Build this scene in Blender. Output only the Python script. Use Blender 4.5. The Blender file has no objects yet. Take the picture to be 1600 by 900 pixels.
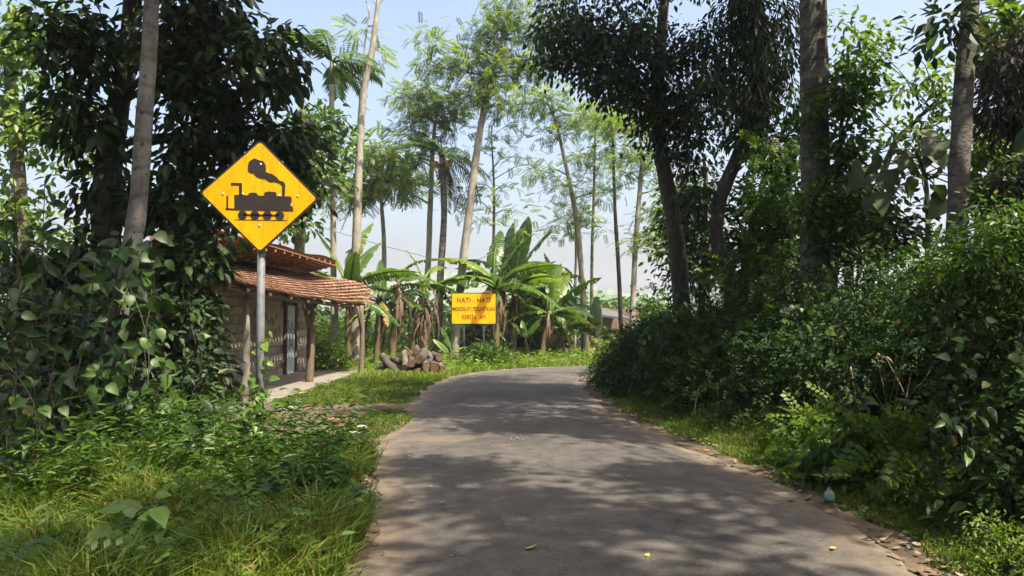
import bpy, bmesh, math, random
import numpy as np
from mathutils import Vector, Matrix

# ------------------------------------------------------------------ camera, sky, sun, exposure
SC = bpy.context.scene
COL = SC.collection
FPX, HOR, CAMZ = 1209.0, 500.0, 1.55            # focal length in photo pixels, horizon row, eye height
PITCH = math.atan((HOR - 450.0) / FPX)
cam_d = bpy.data.cameras.new('camera')
cam_d.sensor_width = 36.0
cam_d.lens = 36.0 * FPX / 1600.0
cam_d.clip_start, cam_d.clip_end = 0.05, 6000
cam = bpy.data.objects.new('camera', cam_d)
COL.objects.link(cam)
cam.location = (0, 0, CAMZ)
cam.rotation_euler = (math.radians(90) + PITCH, 0, 0)
SC.camera = cam

SUN = Vector((0.36, -0.34, 0.87)).normalized()  # towards the sun: high, from the right and a little behind
EL = math.asin(SUN.z)
AZ = math.atan2(SUN.x, SUN.y)
world = bpy.data.worlds.new('World')
SC.world = world
world.use_nodes = True
wn, wl = world.node_tree.nodes, world.node_tree.links
bg = wn['Background']
sky = wn.new('ShaderNodeTexSky')
sky.sky_type = 'NISHITA'
sky.sun_disc = False
sky.sun_elevation = EL
sky.sun_rotation = AZ
sky.air_density = 1.0
sky.dust_density = 7.0
sky.ozone_density = 1.0
wl.new(sky.outputs[0], bg.inputs[0])
bg.inputs[1].default_value = 0.125
sun_d = bpy.data.lights.new('sun', 'SUN')
sun_d.energy = 5.0
sun_d.angle = math.radians(0.55)
sun_d.color = (1.0, 0.90, 0.74)
sun = bpy.data.objects.new('sun', sun_d)
COL.objects.link(sun)
sun.rotation_euler = (-SUN).to_track_quat('-Z', 'Y').to_euler()
SC.view_settings.view_transform = 'Standard'
SC.view_settings.look = 'None'
SC.view_settings.gamma = 1
SC.view_settings.exposure = 1.55
SC.render.engine = 'CYCLES'
SC.cycles.max_bounces = 6
SC.cycles.transparent_max_bounces = 8
SC.cycles.volume_bounces = 0

# ------------------------------------------------------------------ helpers
RNG = np.random.default_rng(7)
random.seed(7)
A = np.array
_cp, _sp = math.cos(PITCH), math.sin(PITCH)

def at(px, py, Y):
    """point of the place seen at a photo pixel, at depth Y"""
    a, b = px - 800.0, 450.0 - py
    d = A([a, FPX * _cp - b * _sp, FPX * _sp + b * _cp])
    return A([0, 0, CAMZ]) + d * (Y / d[1])

def unit(v):
    v = np.asarray(v, float)
    return v / np.maximum(np.linalg.norm(v, axis=-1, keepdims=True), 1e-9)

def tag(o, label=None, cat=None, group=None, kind=None):
    if label: o['label'] = label
    if cat: o['category'] = cat
    if group: o['group'] = group
    if kind: o['kind'] = kind
    return o

def empty(name, loc, label=None, cat=None, group=None):
    o = bpy.data.objects.new(name, None)
    COL.objects.link(o)
    o.location = [float(c) for c in loc]
    o.empty_display_size = 0.2
    return tag(o, label, cat, group)

def link(name, me, parent=None, loc=(0, 0, 0)):
    o = bpy.data.objects.new(name, me)
    COL.objects.link(o)
    o.location = [float(c) for c in loc]
    if parent is not None: o.parent = parent
    return o

class Geo:
    """collects geometry for ONE mesh object"""
    def __init__(s):
        s.V, s.T, s.F, s.n = [], [], [], 0
    def add(s, V, faces, tint=0.5, mat=0, smooth=False):
        V = np.asarray(V, float)
        for f in (faces if isinstance(faces, list) else [faces]):
            f = np.asarray(f, np.int64)
            s.F.append((f + s.n, mat, smooth))
        s.V.append(V)
        t = np.full(len(V), tint, float) if np.isscalar(tint) else np.asarray(tint, float)
        s.T.append(t)
        s.n += len(V)
    def inst(s, tmpl, pos, R, scale, tint, mat=0):
        tv, tf = tmpl
        N, k = len(pos), len(tv)
        if N == 0: return
        scale = np.broadcast_to(np.asarray(scale, float), (N,))
        W = np.einsum('nij,kj->nki', R, tv) * scale[:, None, None] + np.asarray(pos)[:, None, :]
        off = (np.arange(N) * k)[:, None, None]
        fs = [(np.asarray(f)[None] + off).reshape(-1, len(f[0])) for f in tf]
        s.add(W.reshape(-1, 3), fs, np.repeat(np.broadcast_to(tint, (N,)), k), mat)
    def tube(s, pts, rad, seg=7, tint=0.5, mat=0, cap=True, wob=0.0):
        P = np.asarray(pts, float)
        n = len(P)
        rad = np.broadcast_to(np.asarray(rad, float), (n,))
        T = unit(np.gradient(P, axis=0))
        ref = A([0.0, 0, 1]) if abs(T[0][2]) < 0.9 else A([1.0, 0, 0])
        u = unit(np.cross(T[0], ref))
        rings = []
        an = np.linspace(0, 2 * math.pi, seg, endpoint=False)
        for i in range(n):
            u = unit(u - T[i] * np.dot(u, T[i]))
            w = np.cross(T[i], u)
            r = rad[i] * (1 + (wob * RNG.normal(size=seg) if wob else 0))
            rings.append(P[i] + (np.cos(an) * r)[:, None] * u + (np.sin(an) * r)[:, None] * w)
        V = np.concatenate(rings)
        i0 = np.arange(n - 1)[:, None] * seg
        j = np.arange(seg)[None]
        j2 = (j + 1) % seg
        F = np.stack([i0 + j, i0 + j2, i0 + seg + j2, i0 + seg + j], -1).reshape(-1, 4)
        s.add(V, F, tint, mat, True)
        if cap:
            m = s.n - len(V)
            s.F.append((A([[m + k for k in range(seg)][::-1]]), mat, False))
            s.F.append((A([[m + (n - 1) * seg + k for k in range(seg)]]), mat, False))
    def box(s, c, half, R=None, tint=0.5, mat=0):
        q = A([[x, y, z] for x in (-1, 1) for y in (-1, 1) for z in (-1, 1)], float) * half
        if R is not None: q = q @ np.asarray(R).T
        s.add(q + c, A([[0, 1, 3, 2], [4, 6, 7, 5], [0, 4, 5, 1], [2, 3, 7, 6], [0, 2, 6, 4], [1, 5, 7, 3]]), tint, mat)
    def mesh(s, name, mats, origin=(0, 0, 0)):
        me = bpy.data.meshes.new(name)
        V = (np.concatenate(s.V) - np.asarray(origin, float)).astype(np.float32)
        me.vertices.add(len(V))
        me.vertices.foreach_set('co', V.ravel())
        lt = np.concatenate([np.full(len(f), f.shape[1]) for f, m, k in s.F]).astype(np.int32)
        lv = np.concatenate([f.ravel() for f, m, k in s.F]).astype(np.int32)
        me.loops.add(len(lv))
        me.loops.foreach_set('vertex_index', lv)
        me.polygons.add(len(lt))
        me.polygons.foreach_set('loop_start', np.concatenate([[0], np.cumsum(lt)[:-1]]).astype(np.int32))
        me.polygons.foreach_set('material_index', np.concatenate([np.full(len(f), m) for f, m, k in s.F]).astype(np.int32))
        me.polygons.foreach_set('use_smooth', np.concatenate([np.full(len(f), k) for f, m, k in s.F]))
        at_ = me.attributes.new('tint', 'FLOAT', 'POINT')
        at_.data.foreach_set('value', np.concatenate(s.T).astype(np.float32))
        for m in (mats if isinstance(mats, (list, tuple)) else [mats]):
            me.materials.append(m)
        me.update(calc_edges=True)
        me.validate()
        return me
    def build(s, name, mats, parent=None, world=True):
        """verts are in world space; a child gets them relative to its parent"""
        org = A(parent.location) if (parent is not None and world) else A([0, 0, 0])
        p = parent
        if parent is not None and world:
            q = parent.parent
            while q is not None:
                org = org + A(q.location); q = q.parent
        return link(name, s.mesh(name, mats, org), parent)

def frames(d, n):
    """N rotation matrices, columns x, tip direction, normal"""
    d = unit(d)
    x = unit(np.cross(d, n))
    z = np.cross(x, d)
    return np.stack([x, d, z], -1)

def smooth_path(pts, n=12):
    P = np.asarray(pts, float)
    m = len(P)
    t = np.linspace(0, m - 1, n)
    out = []
    for q in t:
        i = min(int(q), m - 2); f = q - i
        p0, p1, p2, p3 = P[max(i - 1, 0)], P[i], P[i + 1], P[min(i + 2, m - 1)]
        out.append(0.5 * ((2 * p1) + (-p0 + p2) * f + (2 * p0 - 5 * p1 + 4 * p2 - p3) * f * f + (-p0 + 3 * p1 - 3 * p2 + p3) * f ** 3))
    return A(out)

def unitrand(n):
    return unit(RNG.normal(size=(n, 3)))

# ------------------------------------------------------------------ materials
def newmat(name):
    m = bpy.data.materials.new(name)
    m.use_nodes = True
    nt = m.node_tree
    return m, nt, nt.nodes, nt.links, nt.nodes['Principled BSDF']

def ramp(nd, stops):
    r = nd.new('ShaderNodeValToRGB')
    cr = r.color_ramp
    while len(cr.elements) < len(stops): cr.elements.new(0.5)
    for e, (p, c) in zip(cr.elements, stops):
        e.position = p; e.color = (*c, 1)
    return r

def noise(nd, ln, scale, detail=4, rough=0.6, coord='Object', vec=None, stretch=None):
    n = nd.new('ShaderNodeTexNoise')
    n.inputs['Scale'].default_value = scale
    n.inputs['Detail'].default_value = detail
    n.inputs['Roughness'].default_value = rough
    if vec is None:
        tc = nd.new('ShaderNodeTexCoord'); vec = tc.outputs[coord]
    if stretch:
        mp = nd.new('ShaderNodeMapping'); mp.inputs['Scale'].default_value = stretch
        ln.new(vec, mp.inputs[0]); vec = mp.outputs[0]
    ln.new(vec, n.inputs['Vector'])
    return n

def bump(nd, ln, src, b, strength=0.4, dist=0.02):
    bp = nd.new('ShaderNodeBump')
    bp.inputs['Strength'].default_value = strength
    bp.inputs['Distance'].default_value = dist
    ln.new(src, bp.inputs['Height'])
    ln.new(bp.outputs[0], b.inputs['Normal'])

def mix(nd, ln, fac, a, b, mode='MIX'):
    m = nd.new('ShaderNodeMix'); m.data_type = 'RGBA'; m.blend_type = mode
    for sock, v in ((m.inputs[0], fac), (m.inputs[6], a), (m.inputs[7], b)):
        if hasattr(v, 'links'): ln.new(v, sock)
        elif isinstance(v, (int, float)): sock.default_value = v
        else: sock.default_value = (*v, 1)
    return m.outputs[2]

def leafmat(name, stops, transl=0.35, rough=0.45, tcol=1.6, perobj=False, spec=0.28):
    m, nt, nd, ln, b = newmat(name)
    if perobj:
        src = nd.new('ShaderNodeObjectInfo').outputs['Random']
    else:
        a = nd.new('ShaderNodeAttribute'); a.attribute_name = 'tint'; src = a.outputs['Fac']
    r = ramp(nd, stops)
    ln.new(src, r.inputs[0])
    nz = noise(nd, ln, 9.0, 2)
    cc = mix(nd, ln, 0.5, r.outputs[0], nz.outputs['Fac'], 'OVERLAY')
    ln.new(cc, b.inputs['Base Color'])
    b.inputs['Roughness'].default_value = rough
    b.inputs['Specular IOR Level'].default_value = spec
    t = nd.new('ShaderNodeBsdfTranslucent')
    ln.new(mix(nd, ln, 1.0, cc, (tcol * 1.05, tcol * 1.1, tcol * 0.5), 'MULTIPLY'), t.inputs[0])
    ms = nd.new('ShaderNodeMixShader'); ms.inputs[0].default_value = transl
    ln.new(b.outputs[0], ms.inputs[1]); ln.new(t.outputs[0], ms.inputs[2])
    ln.new(ms.outputs[0], nd['Material Output'].inputs[0])
    return m

def plain(name, stops, scale=6, rough=0.8, bstr=0.3, bscale=None, metallic=0.0, stretch=None, spec=0.3, bdist=0.01):
    m, nt, nd, ln, b = newmat(name)
    n = noise(nd, ln, scale, 5, 0.65, stretch=stretch)
    r = ramp(nd, stops)
    ln.new(n.outputs['Fac'], r.inputs[0])
    ln.new(r.outputs[0], b.inputs['Base Color'])
    b.inputs['Roughness'].default_value = rough
    b.inputs['Metallic'].default_value = metallic
    b.inputs['Specular IOR Level'].default_value = spec
    if bstr:
        n2 = noise(nd, ln, bscale or scale * 4, 4, stretch=stretch)
        bump(nd, ln, n2.outputs['Fac'], b, bstr, bdist)
    return m

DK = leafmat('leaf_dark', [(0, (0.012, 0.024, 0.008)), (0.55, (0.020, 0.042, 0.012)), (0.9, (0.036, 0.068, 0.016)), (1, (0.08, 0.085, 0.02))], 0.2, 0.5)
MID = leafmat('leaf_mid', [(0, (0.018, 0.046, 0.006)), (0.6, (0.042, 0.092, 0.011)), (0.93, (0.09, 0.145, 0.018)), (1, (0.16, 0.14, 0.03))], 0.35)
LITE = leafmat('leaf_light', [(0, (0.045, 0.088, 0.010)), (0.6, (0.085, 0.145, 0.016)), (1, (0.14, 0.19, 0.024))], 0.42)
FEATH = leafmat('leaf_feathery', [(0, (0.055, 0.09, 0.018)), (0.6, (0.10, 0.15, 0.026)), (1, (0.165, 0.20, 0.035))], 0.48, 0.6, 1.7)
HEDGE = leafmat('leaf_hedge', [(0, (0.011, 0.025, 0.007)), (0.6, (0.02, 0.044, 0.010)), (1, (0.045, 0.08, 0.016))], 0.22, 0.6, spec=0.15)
PURP = leafmat('leaf_purple_brown', [(0, (0.02, 0.017, 0.017)), (0.6, (0.034, 0.03, 0.026)), (1, (0.04, 0.055, 0.02))], 0.2, .6)
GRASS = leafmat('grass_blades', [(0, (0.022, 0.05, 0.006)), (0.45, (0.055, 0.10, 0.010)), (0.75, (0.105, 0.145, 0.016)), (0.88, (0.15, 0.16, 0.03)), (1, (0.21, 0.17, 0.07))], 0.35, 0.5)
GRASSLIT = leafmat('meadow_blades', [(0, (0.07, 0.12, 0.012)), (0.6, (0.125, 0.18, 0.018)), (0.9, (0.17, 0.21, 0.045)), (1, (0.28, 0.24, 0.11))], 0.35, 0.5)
BANANA = leafmat('banana_lamina', [(0, (0.03, 0.065, 0.010)), (0.6, (0.06, 0.11, 0.014)), (1, (0.12, 0.165, 0.022))], 0.4, 0.35, perobj=True)
BANDRY = leafmat('banana_dry_lamina', [(0, (0.05, 0.034, 0.022)), (0.6, (0.10, 0.068, 0.04)), (1, (0.17, 0.125, 0.075))], 0.2, 0.8, 1.0, perobj=True)
BIGLEAF = leafmat('big_leaf', [(0, (0.009, 0.024, 0.005)), (0.55, (0.017, 0.042, 0.008)), (0.85, (0.038, 0.08, 0.012)), (0.992, (0.065, 0.115, 0.016)), (1, (0.14, 0.11, 0.015))], 0.28, 0.45, perobj=True)
VINELEAF = leafmat('vine_leaf', [(0, (0.06, 0.12, 0.02)), (0.7, (0.1, 0.18, 0.03)), (1, (0.14, 0.2, 0.04))], 0.35, 0.45, perobj=True)
TEAK = leafmat('pale_big_leaf', [(0, (0.025, 0.045, 0.018)), (0.6, (0.05, 0.075, 0.03)), (1, (0.10, 0.12, 0.06))], 0.3, 0.6, perobj=True)
PALM = leafmat('palm_frond', [(0, (0.03, 0.065, 0.018)), (0.7, (0.06, 0.105, 0.028)), (1, (0.13, 0.14, 0.05))], 0.3, 0.4)
DRYLEAF = leafmat('dry_leaf', [(0, (0.09, 0.058, 0.03)), (0.6, (0.17, 0.12, 0.066)), (1, (0.26, 0.20, 0.125))], 0.1, 0.8, 1.0, perobj=True)
YELLEAF = leafmat('yellow_leaf', [(0, (0.5, 0.34, 0.05)), (1, (0.6, 0.45, 0.1))], 0.2, 0.6, 1.0, perobj=True)

BARKPALE = plain('bark_pale', [(0.3, (0.07, 0.065, 0.057)), (0.5, (0.15, 0.142, 0.125)), (0.68, (0.22, 0.21, 0.185))], 5, 0.9, 0.5, 30, stretch=(1, 1, 0.5))
BARKGREY = plain('bark_grey', [(0.3, (0.04, 0.036, 0.03)), (0.5, (0.095, 0.085, 0.07)), (0.72, (0.17, 0.162, 0.135))], 4, 0.9, 0.6, 22, stretch=(1, 1, 1.6), bdist=0.03)
def add_rings(m, scale, amt):
    nd, ln = m.node_tree.nodes, m.node_tree.links
    b = nd['Principled BSDF']; src = b.inputs['Base Color'].links[0].from_socket
    tc = nd.new('ShaderNodeTexCoord')
    w = nd.new('ShaderNodeTexWave'); w.bands_direction = 'Z'; w.inputs['Scale'].default_value = scale; w.inputs['Distortion'].default_value = 7; w.inputs['Detail'].default_value = 3; w.inputs['Detail Scale'].default_value = 1.3
    ln.new(tc.outputs['Object'], w.inputs[0])
    r = ramp(nd, [(0.0, (1 - amt,) * 3), (0.16, (1, 1, 1))]); ln.new(w.outputs['Fac'], r.inputs[0])
    sp = noise(nd, ln, 16, 3, .6); r2 = ramp(nd, [(0.32, (.35, .33, .3)), (0.4, (1, 1, 1))]); ln.new(sp.outputs['Fac'], r2.inputs[0])
    c = mix(nd, ln, 1.0, mix(nd, ln, 1.0, src, r.outputs[0], 'MULTIPLY'), r2.outputs[0], 'MULTIPLY')
    ln.new(c, b.inputs['Base Color'])
add_rings(BARKGREY, 1.1, .45); add_rings(BARKPALE, 1.1, .35)
BARKDARK = plain('bark_dark', [(0.3, (0.022, 0.02, 0.015)), (0.55, (0.05, 0.043, 0.033)), (0.75, (0.09, 0.085, 0.06))], 6, 0.9, 0.6, 26, stretch=(1, 1, 0.35), bdist=0.02)
BARKTAN = plain('bark_tan', [(0.3, (0.12, 0.11, 0.088)), (0.55, (0.22, 0.205, 0.165)), (0.75, (0.31, 0.30, 0.24))], 4, 0.9, 0.4, 20, stretch=(1, 1, 0.6))
STEM = plain('green_stem', [(0.3, (0.05, 0.08, 0.02)), (0.7, (0.10, 0.12, 0.045))], 8, 0.7, 0.2)
PSEUDO = plain('banana_stem', [(0.3, (0.045, 0.026, 0.015)), (0.48, (0.10, 0.064, 0.034)), (0.62, (0.085, 0.085, 0.03)), (0.75, (0.15, 0.115, 0.06))], 5, 0.75, 0.4, 18, stretch=(2, 2, 0.4))

def asphalt():
    m, nt, nd, ln, b = newmat('worn_asphalt')
    big = noise(nd, ln, 0.55, 5, 0.6)
    r = ramp(nd, [(0.3, (0.046, 0.043, 0.041)), (0.5, (0.064, 0.059, 0.054)), (0.72, (0.092, 0.083, 0.073))])
    ln.new(big.outputs['Fac'], r.inputs[0])
    fine = noise(nd, ln, 90, 3, 0.7)
    r2 = ramp(nd, [(0.35, (0.55, 0.55, 0.55)), (0.55, (1, 1, 1)), (0.72, (1.35, 1.33, 1.28))])
    ln.new(fine.outputs['Fac'], r2.inputs[0])
    c = mix(nd, ln, 1.0, r.outputs[0], r2.outputs[0], 'MULTIPLY')
    md = noise(nd, ln, 4.5, 6, 0.72)
    r3 = ramp(nd, [(0.32, (0.5, 0.5, 0.51)), (0.5, (1, 1, 1)), (0.68, (1.45, 1.4, 1.32))])
    ln.new(md.outputs['Fac'], r3.inputs[0])
    c = mix(nd, ln, 0.9, c, r3.outputs[0], 'MULTIPLY')
    tcv = nd.new('ShaderNodeTexCoord')
    wz = noise(nd, ln, 2.2, 4)
    wv = nd.new('ShaderNodeVectorMath'); wv.operation = 'MULTIPLY_ADD'
    ln.new(wz.outputs['Color'], wv.inputs[0]); wv.inputs[1].default_value = (.7, .7, 0); ln.new(tcv.outputs['Object'], wv.inputs[2])
    vo = nd.new('ShaderNodeTexVoronoi'); vo.feature = 'DISTANCE_TO_EDGE'; vo.inputs['Scale'].default_value = 0.9
    ln.new(wv.outputs[0], vo.inputs['Vector'])
    rc = ramp(nd, [(0.0, (1, 1, 1)), (0.022, (0, 0, 0))])
    ln.new(vo.outputs['Distance'], rc.inputs[0])
    cm = noise(nd, ln, 0.8, 2)
    rm = ramp(nd, [(0.46, (0, 0, 0)), (0.56, (0.8, 0.8, 0.8))])
    ln.new(cm.outputs['Fac'], rm.inputs[0])
    c = mix(nd, ln, mix(nd, ln, 1.0, rc.outputs[0], rm.outputs[0], 'MULTIPLY'), c, (0.03, 0.028, 0.025))
    # worn-through patches of dark binder and loose stone
    tc = nd.new('ShaderNodeTexCoord')
    for (cx, cy, sx, sy, col, k) in ((-0.08, 9.75, 0.55, 0.42, (0.045, 0.04, 0.035), 0.75), (-0.95, 9.9, 0.6, 0.4, (0.13, 0.105, 0.075), 0.6),
                                     (-0.7, 13.2, 0.5, 0.7, (0.06, 0.055, 0.05), 0.6), (0.45, 6.7, 0.2, 0.25, (0.06, 0.05, 0.04), 0.5), (-0.5, 17.5, 0.6, 0.9, (0.06, 0.055, 0.05), 0.6)):
        mp = nd.new('ShaderNodeMapping')
        mp.inputs['Location'].default_value = (-cx / sx, -cy / sy, 0)
        mp.inputs['Scale'].default_value = (1 / sx, 1 / sy, 0)
        ln.new(tc.outputs['Object'], mp.inputs[0])
        nz = noise(nd, ln, 5.0, 4)
        ad = nd.new('ShaderNodeVectorMath'); ad.operation = 'LENGTH'
        ln.new(mp.outputs[0], ad.inputs[0])
        sm = nd.new('ShaderNodeMath'); sm.operation = 'MULTIPLY_ADD'
        ln.new(nz.outputs['Fac'], sm.inputs[0]); sm.inputs[1].default_value = 1.6; ln.new(ad.outputs['Value'], sm.inputs[2])
        rr = ramp(nd, [(0.0, (k, k, k)), (0.42, (k, k, k)), (0.58, (0, 0, 0))])
        mu = nd.new('ShaderNodeMath'); mu.operation = 'MULTIPLY'; mu.inputs[1].default_value = 0.33
        ln.new(sm.outputs[0], mu.inputs[0]); ln.new(mu.outputs[0], rr.inputs[0])
        c = mix(nd, ln, rr.outputs[0], c, col)
    # dust towards the edges (tint attribute: 0 middle, 1 edge)
    a = nd.new('ShaderNodeAttribute'); a.attribute_name = 'tint'
    nz = noise(nd, ln, 3.0, 5, 0.7)
    sm = nd.new('ShaderNodeMath'); sm.operation = 'MULTIPLY'
    ln.new(a.outputs['Fac'], sm.inputs[0]); ln.new(nz.outputs['Fac'], sm.inputs[1])
    rr = ramp(nd, [(0.25, (0, 0, 0)), (0.55, (0.85, 0.85, 0.85))])
    ln.new(sm.outputs[0], rr.inputs[0])
    c = mix(nd, ln, rr.outputs[0], c, (0.15, 0.115, 0.08))
    ln.new(c, b.inputs['Base Color'])
    b.inputs['Roughness'].default_value = 0.85
    b.inputs['Specular IOR Level'].default_value = 0.25
    bump(nd, ln, fine.outputs['Fac'], b, 0.5, 0.012)
    return m
ASPH = asphalt()
DIRT = plain('trodden_dirt', [(0.3, (0.042, 0.030, 0.02)), (0.5, (0.078, 0.056, 0.037)), (0.7, (0.125, 0.092, 0.062))], 1.6, 0.95, 0.7, 25, bdist=0.03)
SOIL = plain('soil_and_moss', [(0.35, (0.035, 0.04, 0.018)), (0.5, (0.06, 0.07, 0.025)), (0.68, (0.11, 0.095, 0.05))], 0.9, 0.95, 0.6, 15, bdist=0.04)
YELLOW = plain('sign_yellow', [(0.3, (0.60, 0.27, 0.001)), (0.5, (0.68, 0.315, 0.002)), (0.75, (0.70, 0.335, 0.004))], 3, 0.6, 0.05, 60, spec=.15)
def wear(m):
    nd, ln = m.node_tree.nodes, m.node_tree.links
    b = nd['Principled BSDF']; src = b.inputs['Base Color'].links[0].from_socket
    n1 = noise(nd, ln, 5, 5, .7, stretch=(3, 1, .5)); r1 = ramp(nd, [(0.34, (.72, .7, .62)), (0.5, (1, 1, 1))]); ln.new(n1.outputs['Fac'], r1.inputs[0])
    n2 = noise(nd, ln, 38, 3, .6); r2 = ramp(nd, [(0.27, (.6, .55, .45)), (0.33, (1, 1, 1))]); ln.new(n2.outputs['Fac'], r2.inputs[0])
    ln.new(mix(nd, ln, 1.0, mix(nd, ln, 1.0, src, r1.outputs[0], 'MULTIPLY'), r2.outputs[0], 'MULTIPLY'), b.inputs['Base Color'])
wear(YELLOW)
BLACK = plain('sign_black', [(0.3, (0.018, 0.015, 0.014)), (0.7, (0.028, 0.024, 0.02))], 5, 0.5, 0)
BROWNINK = plain('sign_ink', [(0.3, (0.022, 0.010, 0.006)), (0.7, (0.036, 0.016, 0.008))], 20, 0.5, 0)
GALV = plain('galvanised', [(0.3, (0.10, 0.105, 0.115)), (0.5, (0.15, 0.16, 0.17)), (0.75, (0.2, 0.2, 0.2))], 9, 0.65, 0.1, metallic=0.3)
TILE = None
def tilemat():
    m, nt, nd, ln, b = newmat('clay_tile')
    oi = nd.new('ShaderNodeObjectInfo')
    r = ramp(nd, [(0, (0.09, 0.043, 0.026)), (0.4, (0.175, 0.08, 0.045)), (0.75, (0.24, 0.118, 0.068)), (1, (0.26, 0.155, 0.10))])
    at2 = nd.new('ShaderNodeAttribute'); at2.attribute_name = 'tint'
    ad2 = nd.new('ShaderNodeMath'); ad2.operation = 'ADD'; ln.new(oi.outputs['Random'], ad2.inputs[0]); ln.new(at2.outputs['Fac'], ad2.inputs[1])
    fr2 = nd.new('ShaderNodeMath'); fr2.operation = 'FRACT'; ln.new(ad2.outputs[0], fr2.inputs[0])
    ln.new(fr2.outputs[0], r.inputs[0])
    nz = noise(nd, ln, 9, 4, 0.7)
    r2 = ramp(nd, [(0.35, (0.35, 0.33, 0.3)), (0.6, (1, 1, 1))])
    ln.new(nz.outputs['Fac'], r2.inputs[0])
    ln.new(mix(nd, ln, 0.8, r.outputs[0], r2.outputs[0], 'MULTIPLY'), b.inputs['Base Color'])
    b.inputs['Roughness'].default_value = 0.85
    bump(nd, ln, nz.outputs['Fac'], b, 0.4, 0.01)
    return m
TILE = tilemat()
def blockmat():
    m, nt, nd, ln, b = newmat('concrete_block')
    oi = nd.new('ShaderNodeObjectInfo')
    r = ramp(nd, [(0, (0.24, 0.195, 0.155)), (0.5, (0.32, 0.265, 0.215)), (1, (0.41, 0.345, 0.285))])
    ln.new(oi.outputs['Random'], r.inputs[0])
    nz = noise(nd, ln, 12, 4, 0.7)
    r2 = ramp(nd, [(0.35, (0.6, 0.58, 0.55)), (0.6, (1, 1, 1))])
    ln.new(nz.outputs['Fac'], r2.inputs[0])
    ln.new(mix(nd, ln, 0.8, r.outputs[0], r2.outputs[0], 'MULTIPLY'), b.inputs['Base Color'])
    b.inputs['Roughness'].default_value = 0.9
    bump(nd, ln, nz.outputs['Fac'], b, 0.5, 0.01)
    return m
BLOCK = blockmat()
MORTAR = plain('mortar', [(0.3, (0.10, 0.08, 0.065)), (0.7, (0.16, 0.13, 0.105))], 8, 0.95, 0.3)
PLASTER = plain('old_plaster', [(0.3, (0.27, 0.21, 0.16)), (0.7, (0.40, 0.33, 0.26))], 3, 0.9, 0.2)
CONC = plain('porch_concrete', [(0.3, (0.11, 0.098, 0.08)), (0.7, (0.19, 0.17, 0.14))], 3, 0.9, 0.3)
DOORM = plain('pale_blue_door', [(0.3, (0.36, 0.42, 0.46)), (0.7, (0.47, 0.53, 0.56))], 6, 0.6, 0.1, stretch=(1, 1, 0.2))
WOOD = plain('weathered_timber', [(0.3, (0.085, 0.06, 0.04)), (0.7, (0.17, 0.125, 0.085))], 7, 0.85, 0.4, 30, stretch=(3, 3, 0.3))
WOODRED = plain('roof_batten', [(0.3, (0.16, 0.075, 0.04)), (0.7, (0.27, 0.135, 0.075))], 7, 0.85, 0.3, 30)
CUT = plain('cut_wood', [(0.3, (0.06, 0.034, 0.02)), (0.55, (0.11, 0.062, 0.036)), (0.75, (0.16, 0.10, 0.06))], 9, 0.85, 0.2)
WHITE = plain('white_litter', [(0.3, (0.24, 0.23, 0.21)), (0.7, (0.36, 0.35, 0.34))], 9, 0.6, 0.1)
ROOFGREY = plain('grey_roof', [(0.3, (0.045, 0.044, 0.045)), (0.7, (0.09, 0.088, 0.088))], 3, 0.85, 0.3)
NUT = plain('coconut_husk', [(0.3, (0.42, 0.22, 0.05)), (0.7, (0.5, 0.33, 0.09))], 4, 0.6, 0.1)
HILLM = plain('forested_hill', [(0.3, (0.035, 0.06, 0.025)), (0.7, (0.075, 0.11, 0.04))], 0.12, 0.95, 0)

# ------------------------------------------------------------------ leaf templates (x across, y to the tip, z normal)
def hexleaf(w, fold=0.12, droop=0.12):
    V = A([[0, 0, 0], [w, .35, fold * w * 2], [w * .75, .7, fold * w * 1.2 - droop * .4], [0, 1, -droop], [-w * .75, .7, fold * w * 1.2 - droop * .4], [-w, .35, fold * w * 2]])
    return V, [[[0, 1, 2, 3], [0, 3, 4, 5]]]
LEAF = hexleaf(0.24)
NARROW = hexleaf(0.13, 0.1, 0.2)
ROUND = hexleaf(0.36, 0.1, 0.1)

def spray(pairs, ll, lw, droop=0.15, terminal=True, sweep=0.5):
    """pinnate leaf: pairs of leaflets along a rachis of length 1"""
    V, F = [], []
    def leaflet(p, d, n):
        d = unit(d); x = unit(np.cross(d, n)); b = len(V)
        V.extend([p, p + d * ll * .5 + x * lw, p + d * ll, p + d * ll * .5 - x * lw])
        F.append([b, b + 1, b + 2, b + 3])
    for i in range(pairs):
        y = 0.18 + 0.78 * i / max(pairs - 1, 1)
        p = A([0, y, -droop * y * y])
        for sx in (-1, 1):
            leaflet(p, A([sx, sweep, -0.18]), A([0.15 * sx, 0, 1]))
    if terminal: leaflet(A([0, .98, -droop]), A([0, 1, -.2]), A([0, 0, 1.0]))
    return A(V), [F]
PINN = spray(5, 0.30, 0.085)
PINNS = spray(3, 0.42, 0.13)
FROND = spray(8, 0.30, 0.05, 0.2)

def heartleaf():
    """larger leaf for single leaf objects: folded, drooping, 5 rows"""
    ys = [0, .05, .16, .32, .5, .68, .84, 1.0]
    ws = [0.03, .22, .345, .37, .32, .22, .10, 0.0]
    V, F = [], []
    for k, (y, w) in enumerate(zip(ys, ws)):
        z = -0.28 * y * y
        b = -.05 if y < .1 else 0
        V += [[-w, y + b, z + w * .22 + .015 * (k % 2)], [0, y, z], [w, y + b, z + w * .22 - .01 * (k % 2)]]
    for i in range(len(ys) - 1):
        a = i * 3
        F += [[a, a + 1, a + 4, a + 3], [a + 1, a + 2, a + 5, a + 4]]
    return A(V), [F]
HEART = heartleaf()
def lanceleaf():
    V, F = HEART[0].copy(), HEART[1]
    V[:, 0] *= 0.62
    return V, F
LANCE = lanceleaf()
def blade():
    V = A([[-.5, 0, 0], [.5, 0, 0], [-.35, .5, .06], [.35, .5, .06], [0, 1, .35]])
    return V

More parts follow.
